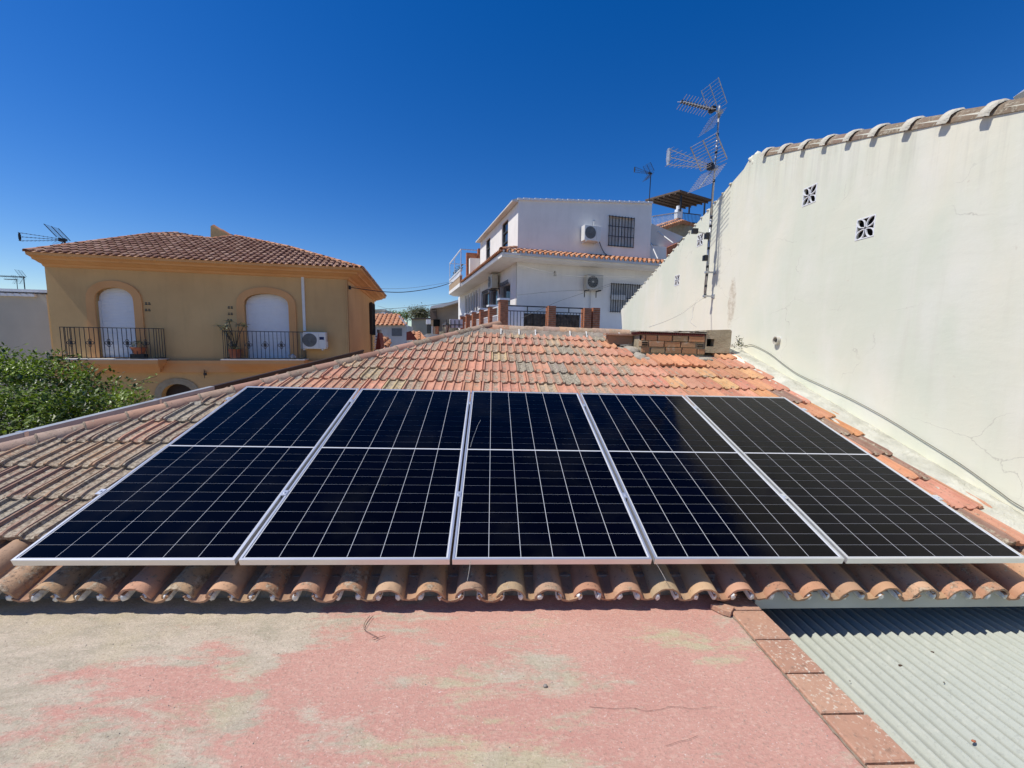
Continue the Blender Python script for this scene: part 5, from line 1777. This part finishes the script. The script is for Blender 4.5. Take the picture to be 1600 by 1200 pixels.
# canopy underside seen from below: build as a thin slab through three measured corners
zc = atD(1062, 299, 24.5).z
c0, c1, c2 = atZ(1062, 299, zc), atZ(1113, 314, zc), atZ(1008, 314, zc)
c3 = c1 + (c2 - c0)
P = [PMI @ p for p in (c0, c1, c3, c2)]
MB().prism(P, (0, 0, .10)).build('canopy', M['brown_canopy'], ph_)
cbm = MB()
for t in (.12, .28, .44, .6, .76, .92):
    a_ = P[0].lerp(P[3], t); b_ = P[1].lerp(P[2], t); cbm.tube([a_ - Vector((0, 0, .06)), b_ - Vector((0, 0, .06))], .05, 4)
cbm.build('canopy_beam', M['brown_canopy'], ph_)
for (x, y0, y1, off) in ((1065, 305, 330, 0.1), (1078, 318, 334, -2.5), (1102, 314, 336, -2.0)):
    a_ = FP.at(x, y0, off); b_ = FP.at(x, y1, off); MB().box((a_[0] - .04, -off, b_[1]), (a_[0] + .04, -off + .08, a_[1])).build('canopy_post', M['iron'], ph_)
a_ = FP.at(1059, 326); b_ = FP.at(1066, 341)
MB().box((a_[0], -.0, b_[1]), (b_[0], .28, a_[1])).tube([(a_[0] + .14, .14, a_[1]), (a_[0] + .14, .14, a_[1] + .2)], .12, 8).build('terrace_post', M['shutter'], ph_)
def prail(pixa, pixb, h, nb_, mat, name):
    A, B_ = Vector(pixa), Vector(pixb)
    m_ = MB(); m_.tube([A, B_], .03, 4); m_.tube([A - Vector((0, 0, h)), B_ - Vector((0, 0, h))], .03, 4)
    for i in range(nb_ + 1):
        p = A.lerp(B_, i / nb_); m_.tube([p, p - Vector((0, 0, h))], .016, 4)
    return m_.build(name, M[mat], ph_)
A = FP.at(1062, 330); B_ = FP.at(1019, 336)
zl = FP.at(1062, 331)[1]
la_ = Vector((A[0], .1, zl)); 
cL = PMI @ atD(1019, 338, 21.5); cR = PMI @ atD(1095, 336, 27.5)
cL.z = zl - .0; 
prail(la_, (cL.x, cL.y, (PMI @ atD(1019, 338, 21.5)).z), .62, 22, 'galv', 'terrace_railing')
prail(la_, (cR.x, cR.y, cR.z), .55, 16, 'iron', 'terrace_railing')
tl = MB()
up_ = Vector((0, .9, .43))
s0 = PMI @ atD(1026, 357, 21.6); s1 = PMI @ atD(1066, 344, 24.7); s2 = PMI @ atD(1090, 352, 27.0)
for (A_, B__, n_) in ((s0, s1, 12), (s1, s2, 10)):
    for i in range(n_):
        p = A_.lerp(B__, (i + .5) / n_); tl.tube([p + Vector((0, -.10, -.12)), p + Vector((0, .45, .14))], .12, 6)
tl.build('eave_tiles', M['far_tile_orange'], ph_, kind='stuff')
MB().prism([s0 + Vector((0, .1, -.05)), s1 + Vector((0, .1, -.05)), s1 + Vector((0, .1, .12)), s0 + Vector((0, .1, .12))], (0, .5, 0)).build('terrace_edge', M['pale'], ph_)
fpoly(FP, ph_, 'wall', [(1018, 420), (1018, 352), (1068, 352), (1068, 420)], -.8, 6, M['pale'])
fpoly(FP, ph_, 'eave_wall', [(1035, 372), (1035, 357), (1066, 349), (1088, 356), (1088, 372)], -.3, 1, M['tan_plaster'])
FG = Frame(76.5, (1020, 380), 20.0)
gh = empty('grey_outbuilding', FG.M, 'low grey-roofed annex with an orange brick corner beside the white house', 'outbuilding')
fpoly(FG, gh, 'wall', [(1015, 410), (1015, 383), (1042, 386), (1042, 410)], 0, .3, M['white_house'])
fpoly(FG, gh, 'sloping_roof_edge', [(1014, 381), (1018, 349), (1068, 370), (1062, 377), (1042, 387)], -.3, .3, M['pale'])
fpoly(FG, gh, 'brick_corner', [(1042, 412), (1042, 387), (1062, 378), (1070, 412)], 0.02, .3, M['red_brick'])
p0, p1 = atD(1028, 362, 19.6), atD(1052, 380, 19.0)
cable('white_overflow_pipe', [p0, p0.lerp(p1, .5), p1], .035, M['ac'], 'slanting white pipe on the grey annex, upper of two', 'pipe')
p0, p1 = atD(1017, 381, 19.4), atD(1028, 405, 19.0)
cable('white_overflow_pipe', [p0, p0.lerp(p1, .5), p1], .035, M['ac'], 'white pipe dropping from the annex onto the canopy tiles', 'pipe')
# eave corner of a further roof at the top right edge
ec = empty('far_eave', Matrix.Translation((0, 0, 0)), 'white roof eave corner peeping over the white wall at the top right', 'eave')
p = atD(1583, 152, 9.5); q = atD(1640, 118, 8.0)
MB().prism([p, q, q + Vector((0, 0, .10)), p - Vector((0, 0, .01))], (1.2, .6, 0)).build('eave_slab', M['shutter'], ec)

# ================================================================ DISTANT HOUSES in the gap
def far_house(yaw, pix, D, label):
    f = Frame(yaw, pix, D); e = empty('far_house', f.M, label, 'house'); return f, e


def froof(frame, parent, pix, off, depth, mat='far_tile_orange', back=None):
    """sloping roof plane: lower two pixels at `off`, upper two `depth` further back"""
    (a, b_, c, d) = pix
    A, B_ = frame.at(*a, off), frame.at(*b_, off); C_, D_ = frame.at(*c, off - depth), frame.at(*d, off - depth)
    A, B_, C_, D_ = Vector((A[0], -off, A[1])), Vector((B_[0], -off, B_[1])), Vector((C_[0], -off + depth, C_[1])), Vector((D_[0], -off + depth, D_[1]))
    ux = (B_ - A).normalized(); up = ((D_ - A) - ux * (D_ - A).dot(ux)).normalized()
    pol_ = [((p - A).dot(ux), (p - A).dot(up)) for p in (A, B_, C_, D_)]
    m_ = MB(); tile_facet(m_, A, ux, up, pol_, .42, .6, .12, 4)
    return m_.build('roof_tiles', M[mat], parent, kind='stuff')


f1, h1 = far_house(85, (635, 520), 38, 'far white house with orange tiled roof and shuttered window')
fpoly(f1, h1, 'wall', [(560, 560), (560, 508), (635, 508), (635, 560)], 0, 6, M['pale'])
froof(f1, h1, [(560, 508), (637, 508), (624, 492), (560, 490)], .4, 3.2)
fpoly(f1, h1, 'window_shutter', [(612, 525), (612, 513), (628, 513), (628, 525)], .05, .04, M['grille'])
fpoly(f1, h1, 'window_shutter', [(595, 524), (595, 514), (606, 514), (606, 524)], .05, .04, M['pale'])
fpoly(f1, h1, 'verge', [(624, 493), (637, 509), (636, 511), (622, 493)], .42, .1, M['shutter'])
f2, h2 = far_house(88, (603, 490), 60, 'far pale block rising behind the orange roof')
fpoly(f2, h2, 'wall', [(560, 520), (560, 484), (602, 484), (602, 520)], 0, 6, M['cream'])
fpoly(f2, h2, 'parapet', [(560, 485), (560, 483.5), (602.5, 483.5), (602.5, 485)], .2, .3, M['pale'])
fpoly(f2, h2, 'roof_tank', [(596, 491), (596, 488), (601, 488), (601, 491)], .6, .5, M['shutter'])
f3, h3 = far_house(80, (643, 500), 55, 'far greenish flat-roofed building with dark roof edge')
fpoly(f3, h3, 'wall', [(643, 540), (643, 498), (690, 498), (690, 540)], 0, 2, M['greenish'])
fpoly(f3, h3, 'roof_edge', [(642, 498.8), (642, 497), (690, 496.5), (690, 498.4)], .3, .4, M['brown_canopy'])
f4, h4 = far_house(80, (640, 520), 30, 'small maroon-sided roof with orange tiles in the gap between houses')
fpoly(f4, h4, 'gable_side', [(635, 532), (635, 519), (642, 517), (652, 531)], 0, .6, M['maroon'])
froof(f4, h4, [(652, 531), (667, 531), (657, 518), (642, 518)], .1, 2.4)
fpoly(f4, h4, 'wall', [(636, 556), (636, 532), (672, 532), (672, 556)], 0, 3, M['pale'])
f5, h5 = far_house(86, (600, 540), 26, 'near white gable with orange tiles right of the ochre house')
fpoly(f5, h5, 'gable_side', [(586, 560), (586, 538), (590, 536), (609, 545), (609, 560)], 0, 2, M['pale'])
froof(f5, h5, [(590, 536), (609, 545), (609, 534), (592, 521)], .02, 2.0)
fpoly(f5, h5, 'verge', [(589, 536), (609, 544.5), (609, 545.8), (589, 537.4)], .05, .1, M['shutter'])
f6, h6 = far_house(86, (586, 540), 22, 'narrow maroon wall with white quoins against the ochre house')
fpoly(f6, h6, 'wall', [(586, 552), (590, 520), (592, 520), (595, 540), (594, 552)], 0, 1, M['maroon'])
fpoly(f6, h6, 'chimney_cap', [(589, 520), (589, 515), (593, 515), (593, 520)], .02, .6, M['grille'])
for k in range(6): fpoly(f6, h6, 'quoin', [(584.5, 527 + k * 4.4), (584.5, 524.6 + k * 4.4), (587, 524.6 + k * 4.4), (587, 527 + k * 4.4)], .03, .3, M['shutter'])
f7, h7 = far_house(90, (688, 500), 45, 'tan house with pale sloping eave behind the bare tree')
fpoly(f7, h7, 'wall', [(672, 545), (672, 481), (688, 480), (720, 468), (760, 460), (760, 545)], 0, 1.5, M['tan'])
fpoly(f7, h7, 'eave', [(672, 482), (674, 478), (700, 473), (760, 455), (760, 459), (690, 480)], 1.0, 1.2, M['pale'])
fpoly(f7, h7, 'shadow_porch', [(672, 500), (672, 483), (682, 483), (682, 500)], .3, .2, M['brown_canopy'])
fpoly(f7, h7, 'porch_opening', [(677, 510), (677, 499), (687, 499), (687, 510)], .35, .2, M['dark'])
fpoly(f7, h7, 'gate_pier', [(672, 540), (672, 510), (676, 510), (676, 540)], 1.5, .8, M['pale'])
fpoly(f7, h7, 'brick_pier', [(680, 530), (680, 510), (685, 510), (685, 530)], 1.5, .5, M['red_brick'])
f8, h8 = far_house(80, (668, 520), 34, 'small pale chimney house with a dark doorway near the street lamp')
fpoly(f8, h8, 'wall', [(662, 545), (662, 524), (668, 521), (690, 523), (690, 545)], 0, 2, M['pale'])
fpoly(f8, h8, 'dark_doorway', [(667, 521), (667, 507), (674, 507), (674, 521)], .1, .3, M['grille_dark'])
fpoly(f8, h8, 'white_turret', [(666, 506), (666, 499), (673, 499), (673, 506)], .2, 1.0, M['shutter'])
fpoly(f8, h8, 'low_wall', [(686, 545), (688, 518), (706, 512), (724, 513), (724, 545)], .8, 1, M['tan_plaster'])
# white balustrade in front of the brick wall
wb = empty('white_balustrade', FW.M, 'short white balustrade with three panels left of the brick pillars', 'balustrade')
b = MB()
Bx0, Bz0 = FW.at(703, 512, -3.0); Bx1, Bz1 = FW.at(723, 499, -3.0)
b.box((Bx0, 3.0, Bz0), (Bx1, 3.12, Bz1)); b.build('balustrade_wall', M['shutter'], wb)
b = MB()
for t in (.02, .34, .67): b.box((Bx0 + (Bx1 - Bx0) * t, 2.97, Bz0), (Bx0 + (Bx1 - Bx0) * t + .05, 2.999, Bz1 - .05))
b.box((Bx0, 2.97, Bz0 + .12), (Bx1, 2.999, Bz0 + .17)); b.build('panel_rib', M['grille'], wb)
# street lamp
sp = atD(697, 527, 20)
stl = empty('street_lamp', Matrix.Translation(sp), 'old-style lantern street lamp standing just beyond the hip tiles', 'street lamp')
MB().tube([(0, 0, -3.5), (0, 0, .18)], .03, 6).build('post', M['iron'], stl)
lm = MB()
for k in range(4):
    a = math.pi / 4 + k * math.pi / 2
    lm.tube([(.10 * math.cos(a), .10 * math.sin(a), .20), (.19 * math.cos(a), .19 * math.sin(a), .58)], .018, 4)
lm.tube([(0, 0, .58), (0, 0, .74)], [.24, .04], 4); lm.tube([(0, 0, .17), (0, 0, .21)], .10, 6); lm.tube([(0, 0, .74), (0, 0, .86)], .02, 4)
lm.build('lantern_frame', M['iron'], stl)
MB().tube([(0, 0, .215), (0, 0, .575)], [.10, .20], 4).build('lantern_glass', M['ac_old'], stl)


# ================================================================ TREES
def branching(mb, p, d, L, r, depth, rr, tips, spread=.6, up=.15):
    q = p + d * L
    mb.tube([p, p.lerp(q, .5) + Vector((rr.uniform(-1, 1), rr.uniform(-1, 1), 0)) * L * .05, q], [r, r * .85, r * .65], 5, caps=False)
    if depth == 0: tips.append(q); return
    for k in range(rr.choice((2, 3, 3))):
        nd = (d + Vector((rr.uniform(-1, 1), rr.uniform(-1, 1), rr.uniform(-.5, .8) + up)) * spread).normalized()
        branching(mb, q, nd, L * rr.uniform(.62, .85), r * .6, depth - 1, rr, tips, spread, up)


# lemon tree at the left
tc_ = atD(70, 640, 6.9)
lt = empty('lemon_tree', Matrix.Translation((tc_.x, tc_.y, -6.5)), 'dense glossy green citrus tree at the lower left beyond the roof hip', 'tree')
tr = MB(); tips = []
rr = random.Random(21)
zb = tc_.z + 6.5
tr.tube([(0, 0, 0), (.1, 0, zb * .4), (.05, .05, zb - 1.2)], [.15, .12, .10], 8)
for q in range(7): branching(tr, Vector((.05, .05, zb - 1.3)), Vector((math.cos(q * .9), math.sin(q * .9), .9)).normalized(), .45, .06, 2, rr, tips, .7)
tr.build('trunk', M['bark'], lt, smooth=True)
blobs = []
def bl(x, y, D, r): 
    p = atD(x, y, D); blobs.append((p - Vector((tc_.x, tc_.y, -6.5)), r))
for (x, y, D, r) in ((-60, 640, 7.0, 1.15), (20, 618, 7.0, .72), (80, 612, 7.3, .62), (120, 622, 7.0, .60), (160, 632, 7.0, .56), (195, 644, 6.8, .44), (60, 660, 6.4, .68), (120, 668, 6.3, .62), (165, 668, 6.4, .55), (5, 672, 6.3, .70), (-40, 590, 7.3, .55), (15, 580, 7.2, .36), (100, 585, 7.5, .40), (145, 598, 7.3, .30), (205, 632, 7.1, .27), (60, 700, 6.2, .8), (55, 588, 7.4, .42)):
    bl(x, y, D, r)
lv = MB(); lv.c = []
tw = MB()
N = 25000
tot = sum(r ** 2 for _, r in blobs)
for (c, r) in blobs:
    for k in range(int(N * r * r / tot)):
        v = Vector((rr.gauss(0, 1), rr.gauss(0, 1), rr.gauss(0, 1))).normalized()
        rad = r * (1 - .55 * rr.random() ** 2.2) * (1 + .24 * noise.noise(c + v * 3.0) + .14 * noise.noise(c * 2 + v * 8))
        p = c + v * rad
        if noise.noise(p * 2.4 + Vector((4, 4, 4))) < -.24: continue
        d = (v * .7 + Vector((rr.uniform(-1, 1), rr.uniform(-1, 1), rr.uniform(-.9, .7)))).normalized()
        cl = noise.noise(p * 1.8) * 1.0 + .30
        t = max(0, min(1, cl + rr.uniform(-.3, .35)))
        if rr.random() < .02: t = 1
        leaf_quad(lv, p, d, rr.uniform(.055, .115), rr.uniform(.014, .027), t, .12)
# thin shoots sticking out
for (x0, y0, x1, y1, D) in ((150, 590, 172, 577, 7.2), (205, 606, 245, 588, 7.0), (205, 605, 240, 598, 7.0), (128, 575, 122, 556, 7.4), (85, 560, 92, 547, 7.4), (12, 560, 6, 545, 7.2), (140, 580, 145, 572, 7.3), (225, 630, 232, 622, 6.9)):
    a_ = atD(x0, y0, D) - Vector((tc_.x, tc_.y, -6.5)); b_ = atD(x1, y1, D) - Vector((tc_.x, tc_.y, -6.5))
    m_ = a_.lerp(b_, .5) + Vector((0, 0, .04)); tw.tube([a_, m_, b_], .005, 4)
    for k in range(9):
        p = a_.lerp(b_, .35 + .65 * k / 8) + Vector((0, 0, .02))
        leaf_quad(lv, p, Vector((rr.uniform(-1, 1), rr.uniform(-1, 1), rr.uniform(-.2, 1))), .07, .018, rr.uniform(.6, 1), .1)
tw.build('twig', M['bark'], lt)
lv.build('crown', M['leaf'], lt, kind='stuff')

# bare-branched tree by the white house
def wispy(name, pos, h, label, seed, n, leafmat, spread=.55, leaves=300, size=.12, trunk=.06, depth=4):
    rr = random.Random(seed)
    e = empty('tree', Matrix.Translation(pos), label, 'tree')
    m_ = MB(); tips = []
    branching(m_, Vector((0, 0, -h * .6)), Vector((0, 0, 1)), h * .55, trunk, depth, rr, tips, spread, .35)
    m_.build('trunk', M['bark'], e)
    l_ = MB(); l_.c = []
    for k in range(leaves):
        p = rr.choice(tips) + Vector((rr.gauss(0, 1), rr.gauss(0, 1), rr.gauss(0, .6))) * size * 2.2
        leaf_quad(l_, p, Vector((rr.uniform(-1, 1), rr.uniform(-1, 1), rr.uniform(-.5, .5))), size, size * .28, rr.random())
    l_.build('crown', leafmat, e, kind='stuff')


wispy('tree', atD(712, 524, 24), .75, 'thin bare-branched tree left of the white house', 4, 0, M['leaf_dull'], .55, 120, .09, .05)
wispy('tree', atD(666, 508, 70), 2.3, 'broad dusty tree on the hill between the two houses', 9, 0, M['leaf_dull'], .9, 2200, .34, .16, 4)
wispy('tree', atD(652, 506, 75), 2.4, 'olive-green tree left of the dusty hill tree', 11, 0, M['leaf_dull'], .9, 1500, .32, .14, 4)
wispy('tree', atD(618, 500, 90), 1.6, 'low dark tree above the far orange roof', 13, 0, M['leaf'], 1.0, 900, .35, .14, 3)
wispy('tree', atD(636, 500, 92), 1.7, 'dark tree between the far orange roof and the hill', 15, 0, M['leaf'], 1.0, 900, .35, .14, 3)

# ================================================================ GUTTER AND PARAPET beyond the hip
GX_ = -2.0
g0, g1 = atX(0, 682.5, GX_), atX(567, 546.5, GX_)
gd = (g1 - g0).normalized(); g00 = g0 - gd * 3.0
gt = empty('roof_gutter', Matrix.Translation(g00), 'long grey metal gutter rising beyond the hip tiles, turning brown at its far end', 'gutter')
Lg = (g1 - g00).length; Lm = (atX(330, 606, GX_) - g00).length
def gbox(a, b_, x0, x1, z0, z1):
    p, q = gd * a, gd * b_
    vs = [(p.x + x, p.y, p.z + z) for x, z in ((x0, z0), (x1, z0), (x1, z1), (x0, z1))] + [(q.x + x, q.y, q.z + z) for x, z in ((x0, z0), (x1, z0), (x1, z1), (x0, z1))]
    return MB().add(vs, [(0, 1, 2, 3), (4, 5, 6, 7), (0, 1, 5, 4), (1, 2, 6, 5), (2, 3, 7, 6), (3, 0, 4, 7)])
gbox(0, Lm, -.02, .050, -.052, 0).build('gutter_channel', M['gutter'], gt)
gbox(Lm + .01, Lg, -.02, .045, -.052, 0).build('gutter_channel', M['brown_metal'], gt)
gbox(0, Lg, -.016, .020, -.13, -.053).build('flashing', M['brown_metal'], gt)
for (x, y) in ((40, 672), (250, 620)):
    p = (atX(x, y, GX_ + .05) - g00); a = p.dot(gd)
    gbox(a - .018, a + .018, -.024, .054, -.056, .006).build('gutter_clamp', M['alu_matt'], gt)
nw = empty('low_boundary_wall', Matrix.Translation(g00), 'brown boundary wall under the grey gutter', 'wall')
p, q = gd * 0, gd * Lg
MB().add([(p.x - .015, p.y, -6), (q.x - .015, q.y, -6), (q.x - .015, q.y, q.z - .131), (p.x - .015, p.y, p.z - .131), (p.x + .025, p.y, -6), (q.x + .025, q.y, -6), (q.x + .025, q.y, q.z - .131), (p.x + .025, p.y, p.z - .131)],
         [(0, 1, 2, 3), (4, 5, 6, 7), (0, 1, 5, 4), (1, 2, 6, 5), (2, 3, 7, 6), (3, 0, 4, 7)]).build('wall_face', M['tan'], nw)

# ================================================================ OTHER ANTENNAS
def roof_antenna(label, pole_pix, D, h, head, sc, kind='tri', L=.9, group=None, tilt=0.0):
    p = atD(*pole_pix, D)
    a = antenna(label, p, head, tilt, kind, L, sc, ('iron', 'iron'), group)
    MB().tube([(0, 0, -h / sc), (0, 0, .05)], .022, 6).build('pole', M['iron'], a)
    return a


roof_antenna('dark television antenna behind the left end of the ochre roof', (101, 375), 15.2, 1.2, math.pi + R(12), 1.25, 'tri', 1.05)
roof_antenna('small television antenna above the pale house at the far left', (37, 433), 22, 1.6, math.pi + R(5), 1.0, 'yagi', 1.1)
roof_antenna('faint shorter television antenna left of the other one over the pale house', (26, 437), 28, 1.6, math.pi + R(5), .8, 'yagi', .9)
roof_antenna('thin television antenna above the right end of the white house roof', (1017, 271), 21, 1.5, math.pi + R(20), 1.05, 'tri', 1.0)

# ================================================================ OVERHEAD WIRES
def wire(pix, mat, r, label):
    cable('overhead_wire', [atD(x, y, d) for x, y, d in pix], r, mat, label, 'wire', None, 4)


wire([(548, 449, 14.6), (575, 453, 15.0), (602, 456, 15.6), (630, 456.5, 16.2), (660, 453, 17), (685, 448, 18), (707, 441, 19.5)], M['black'], .014, 'thick black wire from the ochre house corner to the white house')
wire([(548, 447, 14.6), (602, 451, 15.6), (650, 449, 17), (707, 440, 20)], M['cable'], .005, 'thin upper wire above the thick black one')
wire([(585, 484, 20), (640, 480, 20), (700, 473, 20), (712, 470, 20)], M['cable'], .010, 'thin wire low in the gap between the two houses')
wire([(590, 478, 30), (640, 489, 30), (700, 482, 30)], M['cable'], .008, 'faint sagging wire just above the far tree')
wire([(808, 414, 16.5), (850, 424, 16.3), (900, 432, 16.4), (1005, 433, 17)], M['cable_pale'], .007, 'pale slack wire strung below the canopy of the white house')
wire([(808, 461, 15.5), (870, 455, 15.5), (930, 452, 16), (955, 446, 16.6)], M['cable'], .006, 'wire crossing the lower white wall to the yellowed unit')
wire([(815, 497, 14.0), (870, 472, 14.5), (905, 460, 15.0), (955, 443, 16.4)], M['cable'], .006, 'thin wire slanting up across the lower white wall')
p0, p1 = atY(734, 877, 0.0), atY(730, 908, -0.03)
cable('loose_thread', [atY(735, 877, .0), atY(733, 892, -.01), atY(730, 908, -.03)], .0012, M['cable_pale'], 'pale thread hanging below the middle solar panel')
cable('loose_thread', [atY(1025, 880, .0), atY(1033, 893, -.01), atY(1041, 908, -.03)], .0014, M['cable_pale'], 'pale thread hanging under the fourth solar panel')

# ================================================================ SMALL THINGS ON THE TERRACE
def onT(x, y, dz=.004):
    p = atZ(x, y, TZ + dz); return p


def twig_path(pix): return [onT(x, y, .010) for x, y in pix]


o0 = onT(580, 975)
tg = empty('dry_twig', Matrix.Translation(o0), 'curled dry twig lying on the terrace near the eave', 'twig')
m_ = MB()
for pth in ([(578, 962), (570, 973), (569, 983), (576, 988), (591, 996)], [(583, 962), (575, 972), (570, 980)], [(591, 996), (601, 993)], [(591, 996), (585, 1000)], [(588, 995), (581, 997)]):
    m_.tube([p - o0 for p in smooth_pts([onT(x, y, .010) for x, y in pth], 4)], .0012, 4)
m_.build('stem', M['twig'], tg)
ck = MB()
for pth in ([(921, 1104), (950, 1107), (985, 1106), (1015, 1111), (1050, 1104), (1085, 1107), (1120, 1103)], [(1040, 1165), (1070, 1156), (1090, 1149)]):
    P_ = smooth_pts([onT(x, y, .0062) for x, y in pth], 6)
    for k in range(len(P_) - 1):
        w_ = .0004 + .0004 * abs(noise.noise(P_[k] * 30)); jy = .004 * noise.noise(P_[k] * 25); jy2 = .004 * noise.noise(P_[k + 1] * 25)
        ck.add([P_[k] + Vector((0, jy - w_, 0)), P_[k + 1] + Vector((0, jy2 - w_, 0)), P_[k + 1] + Vector((0, jy2 + w_, 0)), P_[k] + Vector((0, jy + w_, 0))], [(0, 1, 2, 3)])
ck.build('crack', M['twig'], terrace)
p = onT(852, 1073); o = lump('pebble', M['stone'], None, p + Vector((0, 0, .004)), (.009, .007, .006), 2.2); tag(o, 'small grey pebble alone on the pink terrace', 'pebble')
# broken tile shard by the corner
sh_ = empty('tile_shard', Matrix.Translation(onT(1138, 957)), 'broken pale tile shard at the corner of the coping', 'tile shard')
ps = [onT(x, y, 0) - onT(1138, 957, 0) for x, y in ((1110, 951), (1126, 949), (1147, 955), (1141, 964), (1130, 961))]
MB().prism(ps, (0, 0, .026)).build('shard', M['coping'], sh_)
# little specks of grit on the terrace and leaves on the corrugated sheet
rr = random.Random(77)
gr = MB()
for k in range(420):
    x, y = rr.uniform(-1.5, 3.55), -1.3 + 1.25 * rr.random(); s = rr.uniform(.0012, .0035)
    z = TZ + .006 * noise.noise(Vector((x * 1.3, y * 1.3, 0)))
    gr.add([(x - s, y, z), (x, y - s, z), (x + s, y, z), (x, y + s, z), (x, y, z + s * 1.2)], [(0, 1, 4), (1, 2, 4), (2, 3, 4), (3, 0, 4)])
tag(gr.build('grit', M['stone']), 'scattered specks of grit on the terrace', None, kind='stuff')
for (x, y, s, lab) in ((1457, 1019, .020, 'dark dry leaf fragment near the shaded edge of the corrugated roof'), (1407, 1040, .022, 'curled brown leaf on the corrugated roof sheet'), (1521, 1158, .022, 'pinkish chip of tile on the corrugated roof sheet'), (1475, 1066, .010, 'tiny dark speck mid way on the corrugated roof sheet'), (1328, 1064, .008, 'tiny dark speck near the coping on the corrugated sheet')):
    p = atZ(x, y, CZ + .013)
    e = empty('debris', Matrix.Translation(p), lab, 'debris'); q = lump('fragment', M['pot'] if 'chip' in lab else M['twig'], e, (0, 0, 0), (s * .5, s * .3, s * .22), x * .1, sub=1)
print('objects', len(bpy.data.objects), 'tris', sum(len(m.loop_triangles) if m.loop_triangles else len(m.polygons) * 2 for m in bpy.data.meshes))
